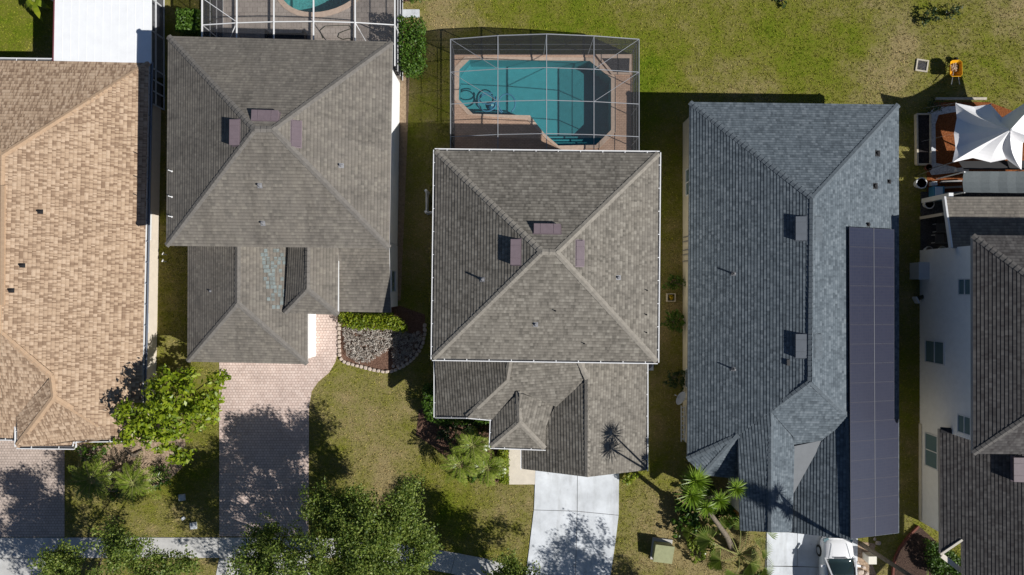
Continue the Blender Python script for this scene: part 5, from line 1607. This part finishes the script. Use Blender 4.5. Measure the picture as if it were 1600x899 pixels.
c = P(1065, 623, 2.2)
MB().tube([(9.83, c.y - .2, 1.6), (9.7, c.y - .1, 1.9), c - Vector((0, 0, .05))], .03, 6).build('mast', M['steel'], t)
mb = MB(); ax = Vector((-.80, .45, .40)).normalized(); s = ax.cross(Vector((0, 0, 1))).normalized(); u = s.cross(ax)
pr = []
for r_ in range(5):
    rr = .32 * r_ / 4
    pr.append([c + ax * (rr * rr * .6) + (s * math.cos(2 * math.pi * k / 18) * 1.25 + u * math.sin(2 * math.pi * k / 18)) * rr for k in range(18)])
for r_ in range(4):
    for k in range(18):
        m_ = (k + 1) % 18
        mb.face([pr[r_][k], pr[r_ + 1][k], pr[r_ + 1][m_], pr[r_][m_]] if r_ else [pr[0][k], pr[1][k], pr[1][m_]])
mb.build('dish', mat("dish_grey", (.30, .33, .38), .5), t, smooth=True)
MB().bar(c - u * .3, c + ax * .45 - u * .1, .025).build('feed_arm', M['steel'], t)
t = thing('ladder', 'white ladder lying along the left wall below the satellite dish', 'ladder', P(1067, 660))
mb = MB()
for x in (1064.5, 1070): mb.bar(P(x, 634, .9), P(x, 690, .5), .05, .08)
mb.build('rail', M['pot_white'], t)
mb = MB()
for k in range(8): mb.bar(P(1064.5, 637 + 7 * k, .88 - .05 * k), P(1070, 637 + 7 * k, .88 - .05 * k), .06, .05)
mb.build('rung', M['pot_white'], t)
# stepping slab near the tall hedge
tag(MB().box((P(630, 20).x + .35, P(0, 22).y, .05), (1.2, .45, .1)).build('stepping_slab', M['concrete'], origin=P(636, 22)), 'pale concrete slab at the cage door beside the tall hedge', 'slab')
for k, (x, y) in enumerate(((260, 398), (259.5, 409))):
    c = P(x, y); tag(MB().tube([(c.x, c.y, 0), (c.x, c.y, .45), (c.x + .1, c.y + .1, .5)], .04, 6).build('stand_pipe', M['white'], origin=c), ('upper white stand pipe in the dark gap beside the tan house', 'lower white stand pipe in the dark gap beside the tan house')[k], 'pipe')

# ------------------------------------------------------------------ white car
cx = P(1311.5, 0, .9).x
y_front = P(0, 842, .8).y
t = thing('parked_car', 'white car nose-in at the garage of the blue-roofed house', 'car', (cx, y_front - 2.3, 0))
def loft(rows, name, m, closed=True, smooth=True):
    mb = MB(); n = len(rows[0]); i0 = 0
    for r in rows: mb.v += [tuple(p) for p in r]
    for k in range(len(rows) - 1):
        for j in range(n - 1):
            mb.f.append((k * n + j, k * n + j + 1, (k + 1) * n + j + 1, (k + 1) * n + j)); mb.uv.append(None)
    if closed:
        mb.f.append(tuple(range(n))); mb.uv.append(None); mb.f.append(tuple((len(rows) - 1) * n + j for j in reversed(range(n)))); mb.uv.append(None)
    return mb.build(name, m, t, smooth=smooth)
rows = []
for (s_, hw, zb, zs, zt) in ((0, .55, .35, .62, .70), (.08, .74, .28, .66, .78), (.3, .86, .24, .72, .88), (.9, .90, .22, .80, .98), (1.35, .91, .22, .86, 1.04), (1.9, .92, .22, .9, 1.02), (3.2, .92, .22, .92, 1.02), (4.2, .90, .24, .92, 1.04), (4.55, .84, .3, .88, .98), (4.65, .7, .4, .8, .86)):
    y = y_front - s_
    rows.append([(cx - hw * .92, y, zb), (cx - hw, y, zb + .12), (cx - hw, y, zs - .08), (cx - hw * .96, y, zs), (cx - hw * .82, y, zt - .03), (cx - hw * .4, y, zt + .005), (cx, y, zt + .015), (cx + hw * .4, y, zt + .005), (cx + hw * .82, y, zt - .03), (cx + hw * .96, y, zs), (cx + hw, y, zs - .08), (cx + hw, y, zb + .12), (cx + hw * .92, y, zb)])
body = loft(rows, 'body', M['car_white'])
# glasshouse
rows = []
for (s_, hw, zt) in ((1.05, .74, 1.0), (1.3, .74, 1.17), (1.62, .71, 1.38), (1.9, .68, 1.5), (3.0, .68, 1.53), (3.6, .67, 1.46), (4.15, .70, 1.1), (4.2, .70, 1.0)):
    y = y_front - s_
    rows.append([(cx - hw - .12 * (1.6 - zt), y, .96), (cx - hw, y, zt - .06), (cx - hw * .8, y, zt), (cx, y, zt + .02), (cx + hw * .8, y, zt), (cx + hw, y, zt - .06), (cx + hw + .12 * (1.6 - zt), y, .96)])
loft(rows, 'windscreen', M['car_glass'])
rows = []
for (s_, hw, z) in ((1.80, .60, 1.475), (1.9, .64, 1.525), (2.4, .66, 1.565), (3.0, .66, 1.56), (3.5, .62, 1.51)):
    y = y_front - s_
    rows.append([(cx - hw, y, z - .09), (cx - hw, y, z - .03), (cx - hw * .7, y, z), (cx, y, z + .018), (cx + hw * .7, y, z), (cx + hw, y, z - .03), (cx + hw, y, z - .09)])
loft(rows, 'roof_skin', M['car_white'])
MB().box((cx, y_front - 2.35, 1.592), (.72, .62, .01)).build('sunroof', M['car_glass'], t)
for sx in (-1, 1):
    mb = MB()
    mb.bar((cx + sx * .86, y_front - 1.0, 1.0), (cx + sx * .67, y_front - 1.84, 1.50), .08, .07)
    mb.build('pillar', M['car_white'], t)
    MB().hexa([(cx + sx * .88, y_front - 1.35, .98), (cx + sx * 1.08, y_front - 1.42, .98), (cx + sx * 1.08, y_front - 1.52, .98), (cx + sx * .88, y_front - 1.45, .98),
               (cx + sx * .88, y_front - 1.35, 1.12), (cx + sx * 1.08, y_front - 1.42, 1.12), (cx + sx * 1.08, y_front - 1.52, 1.12), (cx + sx * .88, y_front - 1.45, 1.12)])
    mb = MB(); mb.box((cx + sx * 1.0, y_front - 1.42, 1.04), (.24, .11, .14), sx * -.25); mb.build('wing_mirror', M['car_white'], t)
    MB().box((cx + sx * .66, y_front - .12, .70), (.3, .22, .12), sx * -.35).build('headlight', M['glass'], t)
    for s_ in (.85, 3.65):
        w = MB().tube([(cx + sx * .72, y_front - s_, .33), (cx + sx * .925, y_front - s_, .33)], .33, 18).build('wheel', M['tyre'], t)
        MB().tube([(cx + sx * .9, y_front - s_, .33), (cx + sx * .94, y_front - s_, .33)], .2, 14).build('rim', M['steel'], w)
    MB().bar((cx + sx * .42, y_front - .25, .885), (cx + sx * .6, y_front - 1.05, 1.02), .025, .012).build('bonnet_crease', M['util_grey'], body)
MB().box((cx, y_front - 1.0, 1.055), (.75, .05, .02)).build('wiper_cowl', M['bronze'], t)
MB().box((cx, y_front + .0, .5), (1.0, .06, .2)).build('grille', M['black'], t)

# ------------------------------------------------------------------ grass blades
n = 150000
q = RNG.random((n, 2)); px = np.stack([-15 + q[:, 0] * 1630, -15 + q[:, 1] * 935], axis=1)
bad = np.zeros(n, bool)
blocked = NOGRASS + [[(-60, 130), (250, 130), (243, 650), (-60, 650)], [(348, 130), (620, 140), (620, 475), (494, 555), (345, 555), (345, 380)], [(708, 280), (985, 280), (985, 700), (830, 700), (705, 620)], [(1068, 195), (1350, 195), (1350, 795), (1150, 780), (1068, 690)], [(1440, 390), (1620, 390), (1620, 810), (1437, 810)], [(88, -20), (262, -20), (262, 130), (88, 130)]]
for poly in blocked: bad |= inside(px, poly)
px = px[~bad]
base = np.stack([(px[:, 0] - 800) * S, (449.5 - px[:, 1]) * S, np.zeros(len(px))], axis=1)
nb = 3
base = np.repeat(base, nb, axis=0); k = len(base)
base[:, :2] += RNG.normal(size=(k, 2)) * .03
az = RNG.random(k) * 6.283; L = .05 + .07 * RNG.random(k); w = .010 + .012 * RNG.random(k); lean = .25 + .7 * RNG.random(k)
d = np.stack([np.cos(az), np.sin(az), np.zeros(k)], axis=1); s = np.stack([-np.sin(az), np.cos(az), np.zeros(k)], axis=1)
tip = base + d * (L * lean)[:, None]; tip[:, 2] = L * (1 - .45 * lean)
v = np.stack([base - s * w[:, None], base + s * w[:, None], tip], axis=1).reshape(-1, 3)
struct(mesh_np('grass', v, 3, M['blades']), 'stuff')
